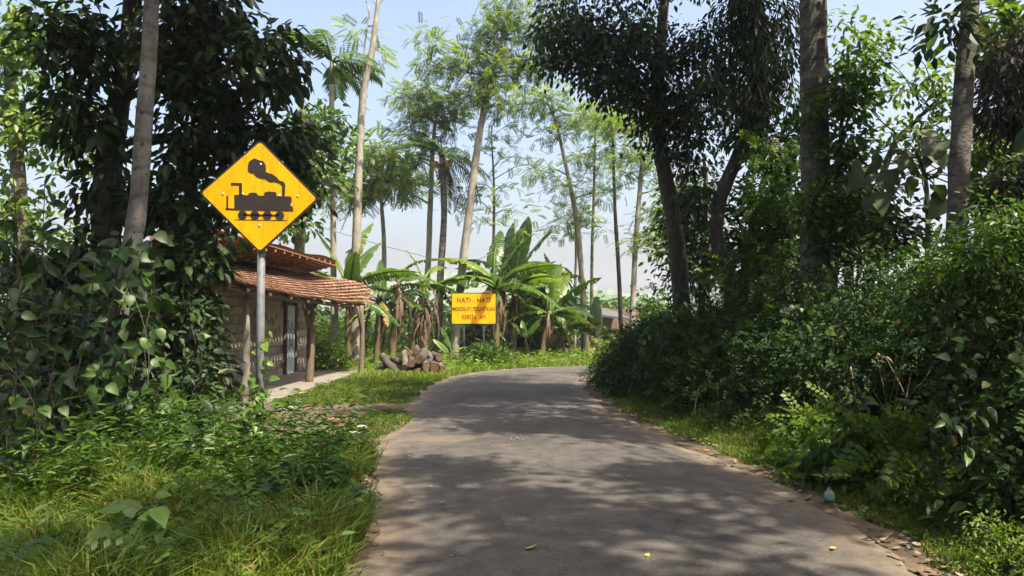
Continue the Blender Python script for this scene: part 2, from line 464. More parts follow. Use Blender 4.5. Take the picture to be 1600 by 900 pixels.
def leafmesh(name, tmpl, mat):
    g = Geo(); g.add(tmpl[0], [A(f) for f in tmpl[1]], 0.5, 0, True)
    return g.mesh(name, mat)

def leaf_objects(parent, me, pos, dirs, nrms, sizes, name='leaf'):
    """one object per leaf, sharing one mesh, children of parent (which is an unrotated Empty)"""
    R = frames(dirs, nrms)
    L = A(parent.location)
    for k, (p, r, s) in enumerate(zip(pos, R, np.broadcast_to(sizes, (len(pos),)))):
        o = bpy.data.objects.new(name, me[k % len(me)] if isinstance(me, list) else me)
        COL.objects.link(o)
        o.parent = parent
        m = Matrix([[*(r[i] * s), p[i] - L[i]] for i in range(3)] + [[0, 0, 0, 1]])
        o.matrix_basis = m

# ------------------------------------------------------------------ the setting: ground, road, dirt, hills
LE = A([(-15, -0.6), (2, -0.62), (4.7, -0.84), (6, -1.05), (7.5, -1.34), (9.4, -1.62), (12.5, -1.8), (17, -1.88), (20.2, -1.75)])
RE = A([(-15, 2.7), (2, 2.55), (4.7, 2.5), (6.25, 2.54), (9.4, 2.14), (12.5, 1.68), (15.6, 1.62), (18.7, 1.74)])
LPTS = [(x, y) for y, x in LE] + [(-1.2, 22.4), (0.1, 24.4), (2.2, 25.8), (5, 26.9), (10, 28.2), (20, 30), (40, 33)]
RPTS = [(x, y) for y, x in RE] + [(2.2, 20.6), (3.3, 22.3), (5.2, 23.5), (7.5, 24.2), (12, 25.2), (21, 26.8), (40, 29.5)]
def left_edge(Y): return np.interp(Y, LE[:, 0], LE[:, 1])
def right_edge(Y): return np.interp(Y, RE[:, 0], RE[:, 1])

def resample(pts, n):
    P = A(pts, float)
    P = smooth_path(np.c_[P, np.zeros(len(P))], 400)[:, :2]
    s = np.r_[0, np.cumsum(np.linalg.norm(np.diff(P, axis=0), axis=1))]
    q = np.linspace(0, s[-1], n)
    return np.c_[np.interp(q, s, P[:, 0]), np.interp(q, s, P[:, 1])]

NL = 260
Lp, Rp = resample(LPTS, NL), resample(RPTS, NL)
def ragged(P):
    t = np.arange(len(P)) * 0.25
    w = .05 * np.sin(t * 1.9 + P[0, 0]) + .04 * np.sin(t * 4.7) + .03 * np.sin(t * 9.1 + 1) + RNG.normal(size=len(P)) * .02
    return P + np.c_[w, np.zeros(len(P))]
Lp, Rp = ragged(Lp), ragged(Rp)
g = Geo()
K = 13
f = np.linspace(0, 1, K)
V = Lp[:, None, :] * (1 - f)[None, :, None] + Rp[:, None, :] * f[None, :, None]
z = 0.012 + 0.035 * (1 - (2 * f - 1) ** 2)[None, :] + 0.006 * RNG.normal(size=(NL, K)).cumsum(0) * 0.0
V = np.concatenate([V, np.broadcast_to(z, (NL, K))[..., None]], -1).reshape(-1, 3)
V[:, 2] += 0.006 * np.sin(V[:, 1] * 1.3 + V[:, 0]) * np.sin(V[:, 0] * 2.1) + 0.006
ii = np.arange(NL - 1)[:, None] * K + np.arange(K - 1)[None]
F = np.stack([ii, ii + 1, ii + K + 1, ii + K], -1).reshape(-1, 4)
g.add(V, F, np.tile(np.clip(np.abs(2 * f - 1) * 2.2 - 1.2, 0, 1), NL), 0, True)
road = tag(g.build('road', ASPH), 'worn asphalt lane bending to the right behind the hedge', kind='structure')

def graded(a, b, fine0, fine1, nf, nc):
    t = np.linspace(0, 1, nc) ** 3
    return np.unique(np.r_[fine0 - (fine0 - a) * t, np.linspace(fine0, fine1, nf), fine1 + (b - fine1) * t])
gx, gy = graded(-1500, 1500, -14, 14, 120, 26), graded(-300, 3000, -5, 45, 180, 26)
X, Y = np.meshgrid(gx, gy)
def gheight(X, Y):
    """ground height: flat by the road, uneven away from it, a low bank under the hedge"""
    X, Y = np.asarray(X, float), np.asarray(Y, float)
    dl = left_edge(np.minimum(Y, 20)) - X
    dr = X - right_edge(np.minimum(Y, 18.7))
    w = np.clip(np.maximum(dl, dr) - 0.1, 0, 1)
    w = np.where((Y > 20) & (X > -3), np.clip((Y - 29) / 3, 0, 1), w)
    z = w * (0.05 * np.sin(X * 1.7 + 1) * np.sin(Y * 1.3) + 0.03 * np.sin(X * 3.9) * np.cos(Y * 4.3))
    bank = np.clip((dr - 0.9) / 1.4, 0, 1) * 0.35 * (Y < 21) * (X > 0)
    return z + bank
Z = gheight(X, Y)
g = Geo()
nx, ny = len(gx), len(gy)
ii = np.arange(ny - 1)[:, None] * nx + np.arange(nx - 1)[None]
g.add(np.stack([X.ravel(), Y.ravel(), Z.ravel()], -1), np.stack([ii, ii + 1, ii + nx + 1, ii + nx], -1).reshape(-1, 4), 0.5, 0, True)
tag(g.build('ground', SOIL), 'dark soil and low growth under the roadside plants', kind='structure')

def sheet(name, outline, zoff, mat, label):
    """irregular flat patch following the ground"""
    P = resample(outline + [outline[0]], 90)
    P = P + RNG.normal(size=P.shape) * 0.03
    c = P.mean(0)
    g = Geo()
    rings = [c + (P - c) * k for k in (1, .96, .85, .65, .4, .15)]
    V = np.concatenate(rings); n = len(P)
    Vz = gheight(V[:, 0], V[:, 1]) + zoff
    Vz[:n] -= 0.02
    F = [[r * n + i, r * n + (i + 1) % n, (r + 1) * n + (i + 1) % n, (r + 1) * n + i] for r in range(5) for i in range(n)]
    g.add(np.c_[V, Vz], A(F), 0.5, 0, True)
    return tag(g.build(name, mat), label, kind='structure')
sheet('dirt_track', [(-1.2, 7.6), (-1.45, 9.0), (-1.65, 12), (-1.72, 15.5), (-2.4, 16.2), (-3.2, 14.8), (-5, 14.0), (-9, 13.8), (-10, 9.5), (-6, 8.6), (-3, 7.8)], 0.014, DIRT, 'trodden dirt track turning off the lane to the hut')
def strip(name, xs, ws, ys, mat, zoff, label):
    g = Geo(); n = len(ys)
    xs, ws, ys = A(xs), A(ws), A(ys)
    V = []
    for k in (0, .33, .66, 1):
        x = xs + ws * k + RNG.normal(size=n) * 0.03
        V.append(np.c_[x, ys, gheight(x, ys) + zoff])
    V = np.concatenate(V)
    F = [[r * n + i, (r + 1) * n + i, (r + 1) * n + i + 1, r * n + i + 1] for r in range(3) for i in range(n - 1)]
    g.add(V, A(F), 0.5, 0, True)
    tag(g.build(name, mat), label, kind='structure')
ys = np.linspace(0, 20, 120)
strip('dirt_shoulder', right_edge(ys) - 0.03, 0.36 + 0.1 * np.sin(ys * 1.7), ys, DIRT, 0.008, 'bare dirt shoulder along the right edge of the lane')
ys = np.linspace(0, 8.4, 60)
strip('dirt_shoulder', left_edge(ys) - 0.36 - 0.08 * np.sin(ys * 2), 0.45, ys, DIRT, 0.008, 'bare dirt shoulder along the left edge of the lane')

def ridge(name, y0, x0, x1, hfun, mat, label, bumps=True):
    g = Geo()
    xs = np.linspace(x0, x1, 260)
    rows = []
    for k, (fy, fz) in enumerate(((0, 0), (6, .55), (14, .85), (22, 1.0), (60, 1.05))):
        h = hfun(xs) * fz
        if bumps and k > 0: h = h + np.abs(RNG.normal(size=len(xs))) * 1.1 * (k < 4) * y0 / 300
        rows.append(np.c_[xs, y0 + fy * y0 / 300 + RNG.normal(size=len(xs)) * 1.5, h - (1 if k == 0 else 0)])
    V = np.concatenate(rows); n = len(xs)
    F = [[r * n + i, r * n + i + 1, (r + 1) * n + i + 1, (r + 1) * n + i] for r in range(4) for i in range(n - 1)]
    g.add(V, A(F), 0.5, 0, False)
    tag(g.build(name, mat), label, kind='structure')
ridge('hill', 330, -420, 520, lambda x: 8 + 5 * np.sin(x / 37 + .5) + 3 * np.sin(x / 14), HILLM, 'low wooded hill seen beyond the road bend')
ridge('hill', 900, -900, 900, lambda x: 30 + 34 * np.exp(-((x + 110) / 130) ** 2) + 5 * np.sin(x / 60), HILLM, 'distant blue hill behind the text sign')

# ------------------------------------------------------------------ trees
def cl(px, py, d, rpx, rpy, n, depth=None):
    """a foliage mass seen around a pixel at depth d: centre, radii in metres, number of clumps"""
    k = d / FPX
    return (at(px, py, d), A([rpx * k, (depth if depth else rpx * k), rpy * k]), n)

def fill(masses):
    """clump centres within each mass, biased to the shell"""
    out = []
    for c, r, n in masses:
        p = unitrand(n) * (RNG.random(n) ** 0.45)[:, None]
        out.append(c + p * r)
    return out

def limb(g, a, b, r0, r1, sag=0.15, seg=5, n=6):
    d = np.linalg.norm(b - a)
    mid = (a + b) / 2 + RNG.normal(size=3) * d * 0.08 + A([0, 0, sag * d])
    g.tube(smooth_path([a, mid, b], n), np.linspace(r0, r1, n), seg, cap=False)

def foliage(g, centres, per, crad, tmpl, size, flat=0.7, droop=0.3, upn=1.0, outward=None):
    C = np.concatenate(centres) if isinstance(centres, list) else centres
    N = len(C) * per
    off = RNG.normal(size=(N, 3)) * A([1, 1, flat]) * crad
    P = np.repeat(C, per, axis=0) + off
    d = unit(off + 1e-6) * 0.8 + unitrand(N) * 0.6 + A([0, 0, -droop])
    n = unitrand(N) * 0.7 + A([0, 0, upn])
    tint = np.clip(RNG.normal(0.5, 0.2, N) + np.repeat(RNG.normal(0, 0.12, len(C)), per), 0, 1)
    g.inst(tmpl, P, frames(d, n), size * (0.7 + 0.6 * RNG.random(N)), tint)

def tree(name, label, trunk, radii, masses, per, crad, tmpl, size, leaf_m, bark_m, cat='tree', group=None, droop=0.3, flat=0.7,
         upn=1.0, limb_r=0.35, twig=2, seg=10, extra=None, thin=1.0):
    """trunk: points from the base up; every mass gets a limb from the trunk and twigs to its clumps"""
    trunk = [A(p, float) for p in trunk]
    trunk[0][2] = float(gheight(trunk[0][0], trunk[0][1])) - 0.1
    T = smooth_path(trunk, max(10, 4 * len(trunk)))
    rr = np.interp(np.linspace(0, 1, len(T)), np.linspace(0, 1, len(radii)), radii)
    root = empty(name, T[0], label, cat, group)
    g = Geo()
    g.tube(T, rr, seg, wob=0.05)
    masses = [(c, r, max(2, int(round(n * thin)))) for c, r, n in masses]
    cs = fill(masses)
    for (c, r, n), pts in zip(masses, cs):
        dd = np.linalg.norm(T - c, axis=1) + np.where(T[:, 2] > c[2] - 0.1, 1.5 * (T[:, 2] - c[2] + 0.1), 0)
        dd[T[:, 2] < T[0, 2] + 0.25 * (T[-1, 2] - T[0, 2])] += 4
        i = int(np.argmin(dd))
        r0 = max(rr[i] * limb_r, 0.012)
        d = np.linalg.norm(c - T[i])
        if d > 0.3: limb(g, T[i], c, r0, r0 * 0.45, 0.12)
        if twig:
            for p in pts[::twig]:
                limb(g, c + (T[i] - c) * RNG.random() * 0.5, p, max(r0 * 0.4, .012), 0.006, 0.08, 3, 4)
    if extra: extra(g)
    g.build('trunk', bark_m, root)
    if masses:
        g = Geo()
        foliage(g, cs, per, crad, tmpl, size, flat, droop, upn)
        g.build('crown', leaf_m, root)
    return root

# --- left: dark broadleaf tree and pale slim trunk
tree('broadleaf_tree', 'dark dense large-leaved tree behind the train sign, left of the lane',
     [at(150, 690, 10.2), at(165, 420, 10.2), at(170, 250, 10.2), at(200, 80, 10.2), at(215, -120, 10.2)], [0.24, 0.2, 0.17, 0.13, 0.08],
     [cl(130, 60, 9.6, 70, 70, 28), cl(310, 40, 9.6, 90, 60, 34), cl(410, 95, 9.3, 60, 50, 22), cl(300, 130, 9.6, 80, 60, 28), cl(120, 190, 9.8, 60, 60, 18),
      cl(330, 230, 9.9, 80, 60, 28), cl(430, 215, 9.9, 50, 40, 15), cl(455, 290, 10.2, 45, 40, 13), cl(300, 320, 10, 70, 60, 26), cl(190, 300, 10.3, 70, 60, 16), cl(280, 430, 9.8, 50, 60, 24),
      cl(150, 420, 10.2, 70, 70, 24), cl(250, 520, 9.8, 60, 60, 26), cl(180, 560, 9.8, 90, 60, 30), cl(310, 400, 9.6, 35, 40, 12), cl(200, -130, 9.6, 150, 90, 40), cl(40, 560, 9.5, 80, 80, 30), cl(300, 560, 10.5, 30, 60, 12)],
     36, 0.165, LEAF, 0.17, DK, BARKDARK, droop=0.6, thin=0.78, twig=1)
tree('pale_trunk_tree', 'slim pale grey leaning trunk climbed by vines, left of the train sign',
     [at(160, 745, 7.7), at(178, 540, 7.7), at(193, 460, 7.7), at(214, 330, 7.7), at(228, 150, 7.7), at(237, 0, 7.7), at(246, -250, 7.7), at(250, -420, 7.7)],
     [0.11, 0.10, 0.093, 0.086, 0.08, 0.074, 0.062, 0.045],
     [cl(230, -330, 7.7, 190, 70, 40), cl(120, -240, 7.7, 120, 60, 22), cl(350, -250, 7.7, 110, 60, 22), (A([-2.0, 6.0, 8.9]), A([1.0, .8, .5]), 26), (A([-3.4, 5.6, 8.6]), A([1.1, .9, .5]), 24), (A([-1.4, 7.2, 9.6]), A([.8, .7, .4]), 14), (A([-.1, 7.5, 9.8]), A([1.0, .8, .4]), 20), (A([-1.4, 9.0, 10.2]), A([1.1, .8, .5]), 20)], 34, 0.2, LEAF, 0.19, DK, BARKPALE, seg=14)

# --- lit trees far left behind
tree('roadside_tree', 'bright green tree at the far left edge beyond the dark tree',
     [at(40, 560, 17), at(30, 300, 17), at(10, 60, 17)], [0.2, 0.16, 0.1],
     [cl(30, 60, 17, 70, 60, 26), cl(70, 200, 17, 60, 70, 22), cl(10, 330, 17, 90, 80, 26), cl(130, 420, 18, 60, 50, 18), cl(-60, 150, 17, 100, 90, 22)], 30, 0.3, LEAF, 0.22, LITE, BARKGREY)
tree('roadside_tree', 'leafy olive green tree right behind the hut roof and train sign',
     [at(470, 545, 25), at(468, 380, 25), at(478, 230, 25), at(470, 150, 25)], [0.2, 0.17, 0.13, 0.07],
     [cl(440, 230, 25, 50, 40, 14), cl(500, 200, 25, 40, 40, 14), cl(490, 280, 25, 45, 40, 15), cl(400, 300, 25, 60, 60, 18), cl(450, 345, 25, 50, 30, 12), cl(530, 240, 26, 30, 40, 8), cl(240, 330, 25, 90, 70, 16)], 34, 0.35, LEAF, 0.26, MID, BARKGREY)
tree('roadside_tree', 'small light green tree between the bare trunk and the coconut palm',
     [at(598, 550, 33), at(600, 380, 33), at(590, 260, 33)], [0.13, 0.1, 0.05],
     [cl(590, 275, 33, 45, 35, 14), cl(545, 300, 33, 35, 30, 9), cl(630, 265, 33, 25, 25, 6), cl(585, 225, 33, 30, 22, 6)], 14, 0.4, FROND, 0.75, FEATH, BARKTAN, flat=0.4)

# --- the tall bare trunk
def deadtwigs(g):
    top = at(589, 10, 26)
    for (a, b, r) in ((at(569, 130, 26), at(577, 20, 26), .05), (at(577, 20, 26), at(572, -40, 26), .03), (at(592, 0, 26), at(612, -30, 26), .03),
                      (at(590, 10, 26), at(570, -15, 26), .02), (at(566, 140, 26), at(562, 118, 26), .05), (at(590, 8, 26), at(640, -20, 26), .015), (at(578, 40, 26), at(600, 60, 26), .012)):
        limb(g, a, b, r, r * .5, 0.02)
tree('bare_tree', 'tall bare pale trunk with dead forked top above the banana leaves',
     [at(555, 555, 26), at(556, 440, 26), at(559, 310, 26), at(565, 180, 26), at(571, 125, 26), at(583, 70, 26), at(591, 0, 26), at(600, -60, 26)], [0.17, 0.155, 0.14, 0.12, 0.12, 0.1, 0.07, 0.035],
     [cl(568, 55, 27, 16, 14, 3), cl(585, 85, 27, 10, 16, 2)], 10, 0.2, FROND, 0.5, FEATH, BARKTAN, extra=deadtwigs)

# --- feathery trees in the middle
FE = dict(per=15, crad=0.33, tmpl=FROND, size=0.38, leaf_m=FEATH, flat=0.35, droop=0.12, upn=1.6, group='feathery trees by the bend')
def feather(label, trunk, radii, masses, bark=BARKTAN, **kw):
    a = dict(FE); a.update(kw)
    return tree('feathery_tree', label, trunk, radii, masses, a['per'], a['crad'], a['tmpl'], a['size'], a['leaf_m'], bark,
                group=a['group'], flat=a['flat'], droop=a['droop'], upn=a['upn'], limb_r=0.45, twig=1)
feather('tallest feathery tree, forked pale trunk rising behind the yellow text sign',
        [at(709, 562, 29), at(716, 480, 29), at(727, 380, 29), at(743, 250, 29), at(752, 195, 29), at(768, 120, 29), at(785, 60, 29), at(800, 0, 29), at(812, -60, 29)],
        [0.17, 0.16, 0.15, 0.14, 0.13, 0.1, 0.08, 0.06, 0.03],
        [cl(795, 20, 29, 45, 40, 22), cl(760, 60, 29, 35, 30, 12), cl(800, 90, 29, 45, 25, 14), cl(720, 95, 29, 40, 25, 14), cl(680, 60, 29, 22, 18, 6), cl(668, 100, 29, 25, 10, 5), cl(770, 125, 29, 50, 25, 16),
         cl(740, 140, 29, 40, 25, 12), cl(820, 110, 29, 30, 20, 8), cl(780, 165, 29, 30, 15, 7), cl(820, -40, 29, 60, 35, 18), cl(840, 60, 29, 25, 25, 8)])
feather('feathery tree with flat spreading crown above the coconut palm',
        [at(655, 560, 31), at(668, 430, 31), at(672, 330, 31), at(676, 240, 31), at(680, 190, 31)], [0.13, 0.12, 0.11, 0.09, 0.06],
        [cl(640, 145, 31, 45, 18, 16), cl(690, 155, 31, 45, 20, 18), cl(660, 180, 31, 50, 20, 18), cl(710, 190, 31, 35, 22, 12), cl(650, 215, 31, 35, 15, 9), cl(640, 250, 31, 30, 12, 6), cl(630, 300, 31, 30, 18, 6)])
feather('thin dark feathery tree just right of the forked trunk, with small tufts',
        [at(770, 555, 30), at(771, 400, 30), at(772, 300, 30), at(768, 215, 30)], [0.07, 0.06, 0.05, 0.02],
        [cl(800, 190, 30, 30, 14, 5), cl(780, 215, 30, 30, 14, 5), cl(800, 245, 30, 35, 18, 6), cl(755, 240, 30, 25, 14, 3), cl(790, 290, 30, 40, 16, 5), cl(740, 290, 30, 30, 22, 5), cl(800, 330, 30, 35, 14, 5), cl(760, 345, 30, 30, 14, 4), cl(830, 365, 30, 25, 10, 3), cl(850, 260, 30, 15, 6, 2), cl(720, 330, 30, 20, 12, 3)], BARKDARK, per=7)
feather('curving feathery tree, leftmost of the row right of the text sign',
        [at(912, 560, 33), at(912, 480, 33), at(905, 380, 33), at(897, 320, 33), at(880, 240, 33), at(868, 190, 33), at(855, 160, 33)], [0.14, 0.13, 0.12, 0.1, 0.08, 0.06, 0.03],
        [cl(830, 160, 33, 35, 16, 10), cl(860, 150, 33, 35, 18, 12), cl(880, 180, 33, 35, 22, 12), cl(865, 210, 33, 28, 15, 7), cl(850, 270, 33, 30, 15, 6), cl(875, 290, 33, 25, 18, 5), cl(930, 300, 33, 22, 14, 4), cl(885, 350, 33, 30, 12, 4)])
feather('straight thin feathery tree, second in the row right of the text sign',
        [at(924, 555, 35), at(925, 400, 35), at(928, 300, 35), at(930, 200, 35)], [0.08, 0.07, 0.06, 0.03],
        [cl(920, 185, 35, 35, 20, 11), cl(945, 200, 35, 30, 22, 9), cl(915, 240, 35, 25, 18, 6), cl(935, 260, 35, 25, 15, 5), cl(910, 330, 35, 25, 14, 4), cl(940, 355, 35, 20, 10, 3)], BARKGREY)
feather('dark slender feathery tree, third in the row right of the text sign',
        [at(972, 550, 32), at(967, 430, 32), at(961, 330, 32), at(958, 230, 32), at(955, 190, 32)], [0.09, 0.085, 0.075, 0.06, 0.03],
        [cl(955, 175, 32, 38, 18, 12), cl(975, 200, 32, 30, 18, 8), cl(945, 235, 32, 25, 16, 6), cl(975, 245, 32, 22, 16, 5), cl(950, 300, 32, 20, 14, 3)], BARKDARK)
feather('forked feathery tree in the row nearest the hedge',
        [at(986, 550, 30), at(991, 420, 30), at(997, 330, 30), at(1003, 250, 30), at(996, 195, 30)], [0.12, 0.11, 0.1, 0.075, 0.03],
        [cl(1005, 190, 30, 30, 15, 7), cl(990, 245, 30, 28, 20, 7), cl(1020, 255, 30, 25, 18, 6), cl(975, 270, 30, 18, 14, 4), cl(1030, 330, 30, 25, 25, 7), cl(1020, 360, 30, 30, 18, 6), cl(1000, 385, 30, 25, 12, 4), cl(1040, 290, 30, 20, 20, 5)])
feather('thin pale feathery sapling whose trunk stands before the far fence',
        [at(898, 548, 36), at(899, 450, 36), at(900, 380, 36), at(897, 330, 36)], [0.075, 0.07, 0.06, 0.02],
        [cl(890, 320, 36, 22, 14, 4), cl(908, 335, 36, 18, 12, 3), cl(885, 365, 36, 18, 8, 2)], BARKTAN)

# --- right: the dark overhanging tree, ivy column, big trunks
tree('overhanging_tree', 'large dark tree whose crown overhangs the lane from the right',
     [at(1072, 640, 15.5), at(1062, 430, 15.5), at(1050, 330, 15.5), at(1040, 280, 15.5), at(1030, 200, 15.5), at(1030, 90, 15.5), at(1045, -60, 15.5)],
     [0.2, 0.17, 0.155, 0.15, 0.14, 0.12, 0.08],
     [cl(880, 40, 15, 45, 50, 22), cl(865, 90, 15, 25, 25, 7), cl(930, 60, 15, 60, 60, 30), cl(910, 110, 15, 40, 25, 9), cl(990, 70, 15, 70, 70, 36), cl(985, 140, 15, 65, 30, 24), cl(960, 150, 15, 40, 18, 8), cl(1060, 90, 15, 70, 70, 34),
      cl(1050, 180, 15.3, 65, 45, 28), cl(1070, 240, 15.5, 40, 30, 16), cl(1030, 180, 15.3, 40, 30, 12), cl(900, -60, 15, 90, 60, 26), cl(1020, -70, 15.5, 110, 70, 36), cl(1110, 150, 15.5, 50, 60, 22), cl(1075, 330, 16.5, 25, 40, 12), (A([2.5, 13.3, 9.6]), A([1.5, 1.1, .6]), 44), (A([4.4, 13.8, 9.8]), A([1.5, 1.1, .6]), 44), (A([3.2, 16.6, 9.4]), A([1.6, 1.2, .6]), 44), (A([1.0, 15.2, 9.2]), A([1.2, 1.0, .5]), 30)],
     60, 0.2, LEAF, 0.13, DK, BARKDARK, droop=0.8, thin=0.66, twig=1)
tree('ivy_covered_tree', 'crooked dark tree wrapped in hanging leaves beside the overhanging tree',
     [at(1150, 640, 14), at(1140, 430, 14), at(1122, 385, 14), at(1124, 320, 14), at(1150, 250, 14), at(1178, 190, 14), at(1185, 80, 14), at(1180, -80, 14)],
     [0.15, 0.13, 0.12, 0.12, 0.13, 0.15, 0.14, 0.1],
     [cl(1175, 40, 13.8, 35, 50, 26), cl(1180, 110, 13.8, 30, 40, 24), cl(1175, 170, 13.8, 32, 35, 22), cl(1160, 210, 13.8, 25, 25, 12), cl(1140, 40, 14, 45, 50, 16), cl(1215, 60, 14, 35, 60, 16), cl(1120, 120, 14, 30, 40, 10), cl(1160, -60, 14, 90, 60, 30), cl(1090, 300, 14.2, 30, 40, 11), cl(1235, 140, 14, 20, 40, 6)],
     44, 0.16, NARROW, 0.17, DK, BARKDARK, droop=1.1, thin=.75)
tree('thick_trunk_tree', 'thick grey ringed trunk rising out of the hedge on the right',
     [at(1285, 690, 11.5), at(1276, 400, 11.5), at(1273, 250, 11.5), at(1272, 100, 11.5), at(1270, 0, 11.5), at(1268, -250, 11.5), at(1262, -480, 11.5)], [0.245, 0.225, 0.21, 0.2, 0.19, 0.17, 0.1],
     [cl(1180, -420, 11.5, 220, 90, 40), cl(1350, -380, 11.5, 200, 90, 34), cl(1270, -520, 11.5, 240, 90, 40), cl(1080, -330, 11.5, 110, 60, 16), (A([3.4, 9.0, 9.6]), A([1.5, 1.0, .6]), 34), (A([1.9, 9.4, 9.9]), A([1.2, .9, .5]), 26), (A([4.6, 12.2, 10.4]), A([1.6, 1.2, .6]), 30), (A([2.6, 11.6, 10.6]), A([1.3, 1.0, .5]), 26)],
     40, 0.24, LEAF, 0.2, DK, BARKGREY, seg=16, limb_r=0.3)
tree('slim_trunk_tree', 'speckled grey trunk on the right, above the bank of pale big leaves',
     [at(1490, 640, 9.6), at(1496, 345, 9.6), at(1502, 200, 9.6), at(1510, 80, 9.6), at(1517, 0, 9.6), at(1530, -250, 9.6)], [0.135, 0.125, 0.12, 0.11, 0.105, 0.08],
     [cl(1480, -300, 9.6, 180, 80, 30), cl(1620, -300, 9.6, 170, 80, 28), cl(1490, 40, 9.4, 14, 30, 4), cl(1400, -230, 9.6, 120, 50, 16), (A([4.2, 7.4, 9.0]), A([1.2, .6, .5]), 18)],
     32, 0.22, LEAF, 0.17, DK, BARKGREY, seg=14)
tree('climber_clump', 'leafy green climber clinging to the thick grey trunk',
     [at(1300, 640, 11.2), at(1305, 400, 11.2), at(1312, 250, 11.2), at(1318, 130, 11.2)], [0.05, 0.045, 0.035, 0.015],
     [cl(1322, 160, 11.2, 24, 40, 16), cl(1318, 240, 11.2, 30, 40, 20), cl(1320, 310, 11.2, 32, 40, 20), cl(1270, 330, 11.1, 14, 45, 12), cl(1310, 370, 11.2, 30, 40, 18), cl(1335, 130, 11.3, 20, 20, 6), cl(1260, 180, 11.1, 8, 30, 3)],
     30, 0.15, LEAF, 0.13, MID, BARKDARK, cat='climber')
# understory behind the hedge
def under(label, px, d, base, masses, leaf_m=MID, tmpl=LEAF, size=0.16, per=34, crad=0.26, bark=BARKDARK):
    return tree('understory_tree', label, [at(px, base, d), at(px - 4, 420, d), at(px + 3, 300, d), at(px, 250, d)], [0.09, 0.08, 0.06, 0.03], masses, per, crad, tmpl, size, leaf_m, bark, group='trees behind the hedge')
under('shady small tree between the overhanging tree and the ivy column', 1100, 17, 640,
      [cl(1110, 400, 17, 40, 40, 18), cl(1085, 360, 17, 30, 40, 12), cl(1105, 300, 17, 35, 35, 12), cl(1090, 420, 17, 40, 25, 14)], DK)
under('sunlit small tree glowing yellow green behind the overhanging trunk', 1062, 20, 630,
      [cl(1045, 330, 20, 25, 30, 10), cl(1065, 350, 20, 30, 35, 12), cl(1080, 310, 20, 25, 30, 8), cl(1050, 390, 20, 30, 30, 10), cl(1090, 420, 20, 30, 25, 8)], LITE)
under('dark leafy tree standing between the ivy column and the thick trunk', 1205, 14.5, 650,
      [cl(1200, 330, 14.5, 45, 45, 22), cl(1215, 260, 14.5, 35, 40, 16), cl(1190, 400, 14.5, 50, 40, 22), cl(1225, 210, 14.5, 22, 30, 8), cl(1150, 380, 14.6, 35, 45, 14)], DK)
under('spindly understory tree with mid green leaves left of the thick trunk', 1230, 13, 660,
      [cl(1225, 320, 13, 30, 40, 12), cl(1240, 390, 13, 35, 30, 14), cl(1180, 420, 13, 40, 25, 12), cl(1220, 240, 13, 22, 22, 5)], MID, PINN, 0.3, 14, 0.2)
under('dark shaded tree directly right of the thick trunk', 1330, 13, 650,
      [cl(1340, 350, 13, 45, 40, 20), cl(1350, 290, 13, 30, 30, 9), cl(1380, 370, 13, 45, 35, 18)], DK)
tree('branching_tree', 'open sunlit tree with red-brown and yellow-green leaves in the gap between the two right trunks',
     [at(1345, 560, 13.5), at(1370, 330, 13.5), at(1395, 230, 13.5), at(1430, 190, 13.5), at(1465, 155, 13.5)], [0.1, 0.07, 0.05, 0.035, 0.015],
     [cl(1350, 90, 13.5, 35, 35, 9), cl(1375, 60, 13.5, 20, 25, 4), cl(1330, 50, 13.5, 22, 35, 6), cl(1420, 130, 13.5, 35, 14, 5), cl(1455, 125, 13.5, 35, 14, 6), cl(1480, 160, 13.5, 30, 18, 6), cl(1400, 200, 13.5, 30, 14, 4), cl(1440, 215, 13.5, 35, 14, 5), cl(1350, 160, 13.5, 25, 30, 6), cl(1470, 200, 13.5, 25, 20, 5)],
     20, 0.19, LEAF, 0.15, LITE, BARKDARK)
tree('purple_leaf_tree', 'purplish brown leaved tree at the right edge of the view',
     [at(1620, 600, 12), at(1610, 350, 12), at(1590, 200, 12), at(1580, 100, 12)], [0.14, 0.12, 0.09, 0.04],
     [cl(1575, 110, 12, 40, 40, 22), cl(1560, 165, 12, 35, 25, 14), cl(1600, 180, 12, 40, 35, 16), cl(1625, 90, 12, 50, 50, 16)], 40, 0.2, NARROW, 0.16, PURP, BARKDARK, droop=0.6)
tree('roadside_tree', 'bright yellow-green tree beside the speckled trunk at the right edge',
     [at(1570, 620, 13.5), at(1560, 350, 13.5), at(1555, 200, 13.5)], [0.1, 0.08, 0.04],
     [cl(1550, 215, 13.5, 30, 25, 8), cl(1560, 40, 13.5, 35, 25, 7), cl(1590, 20, 13.5, 40, 30, 8), cl(1535, 245, 13.5, 25, 25, 7), cl(1580, 240, 13.5, 30, 25, 8), cl(1545, 80, 13.5, 14, 40, 5), cl(1540, 285, 13.5, 30, 20, 8)], 28, 0.2, LEAF, 0.16, LITE, BARKGREY)

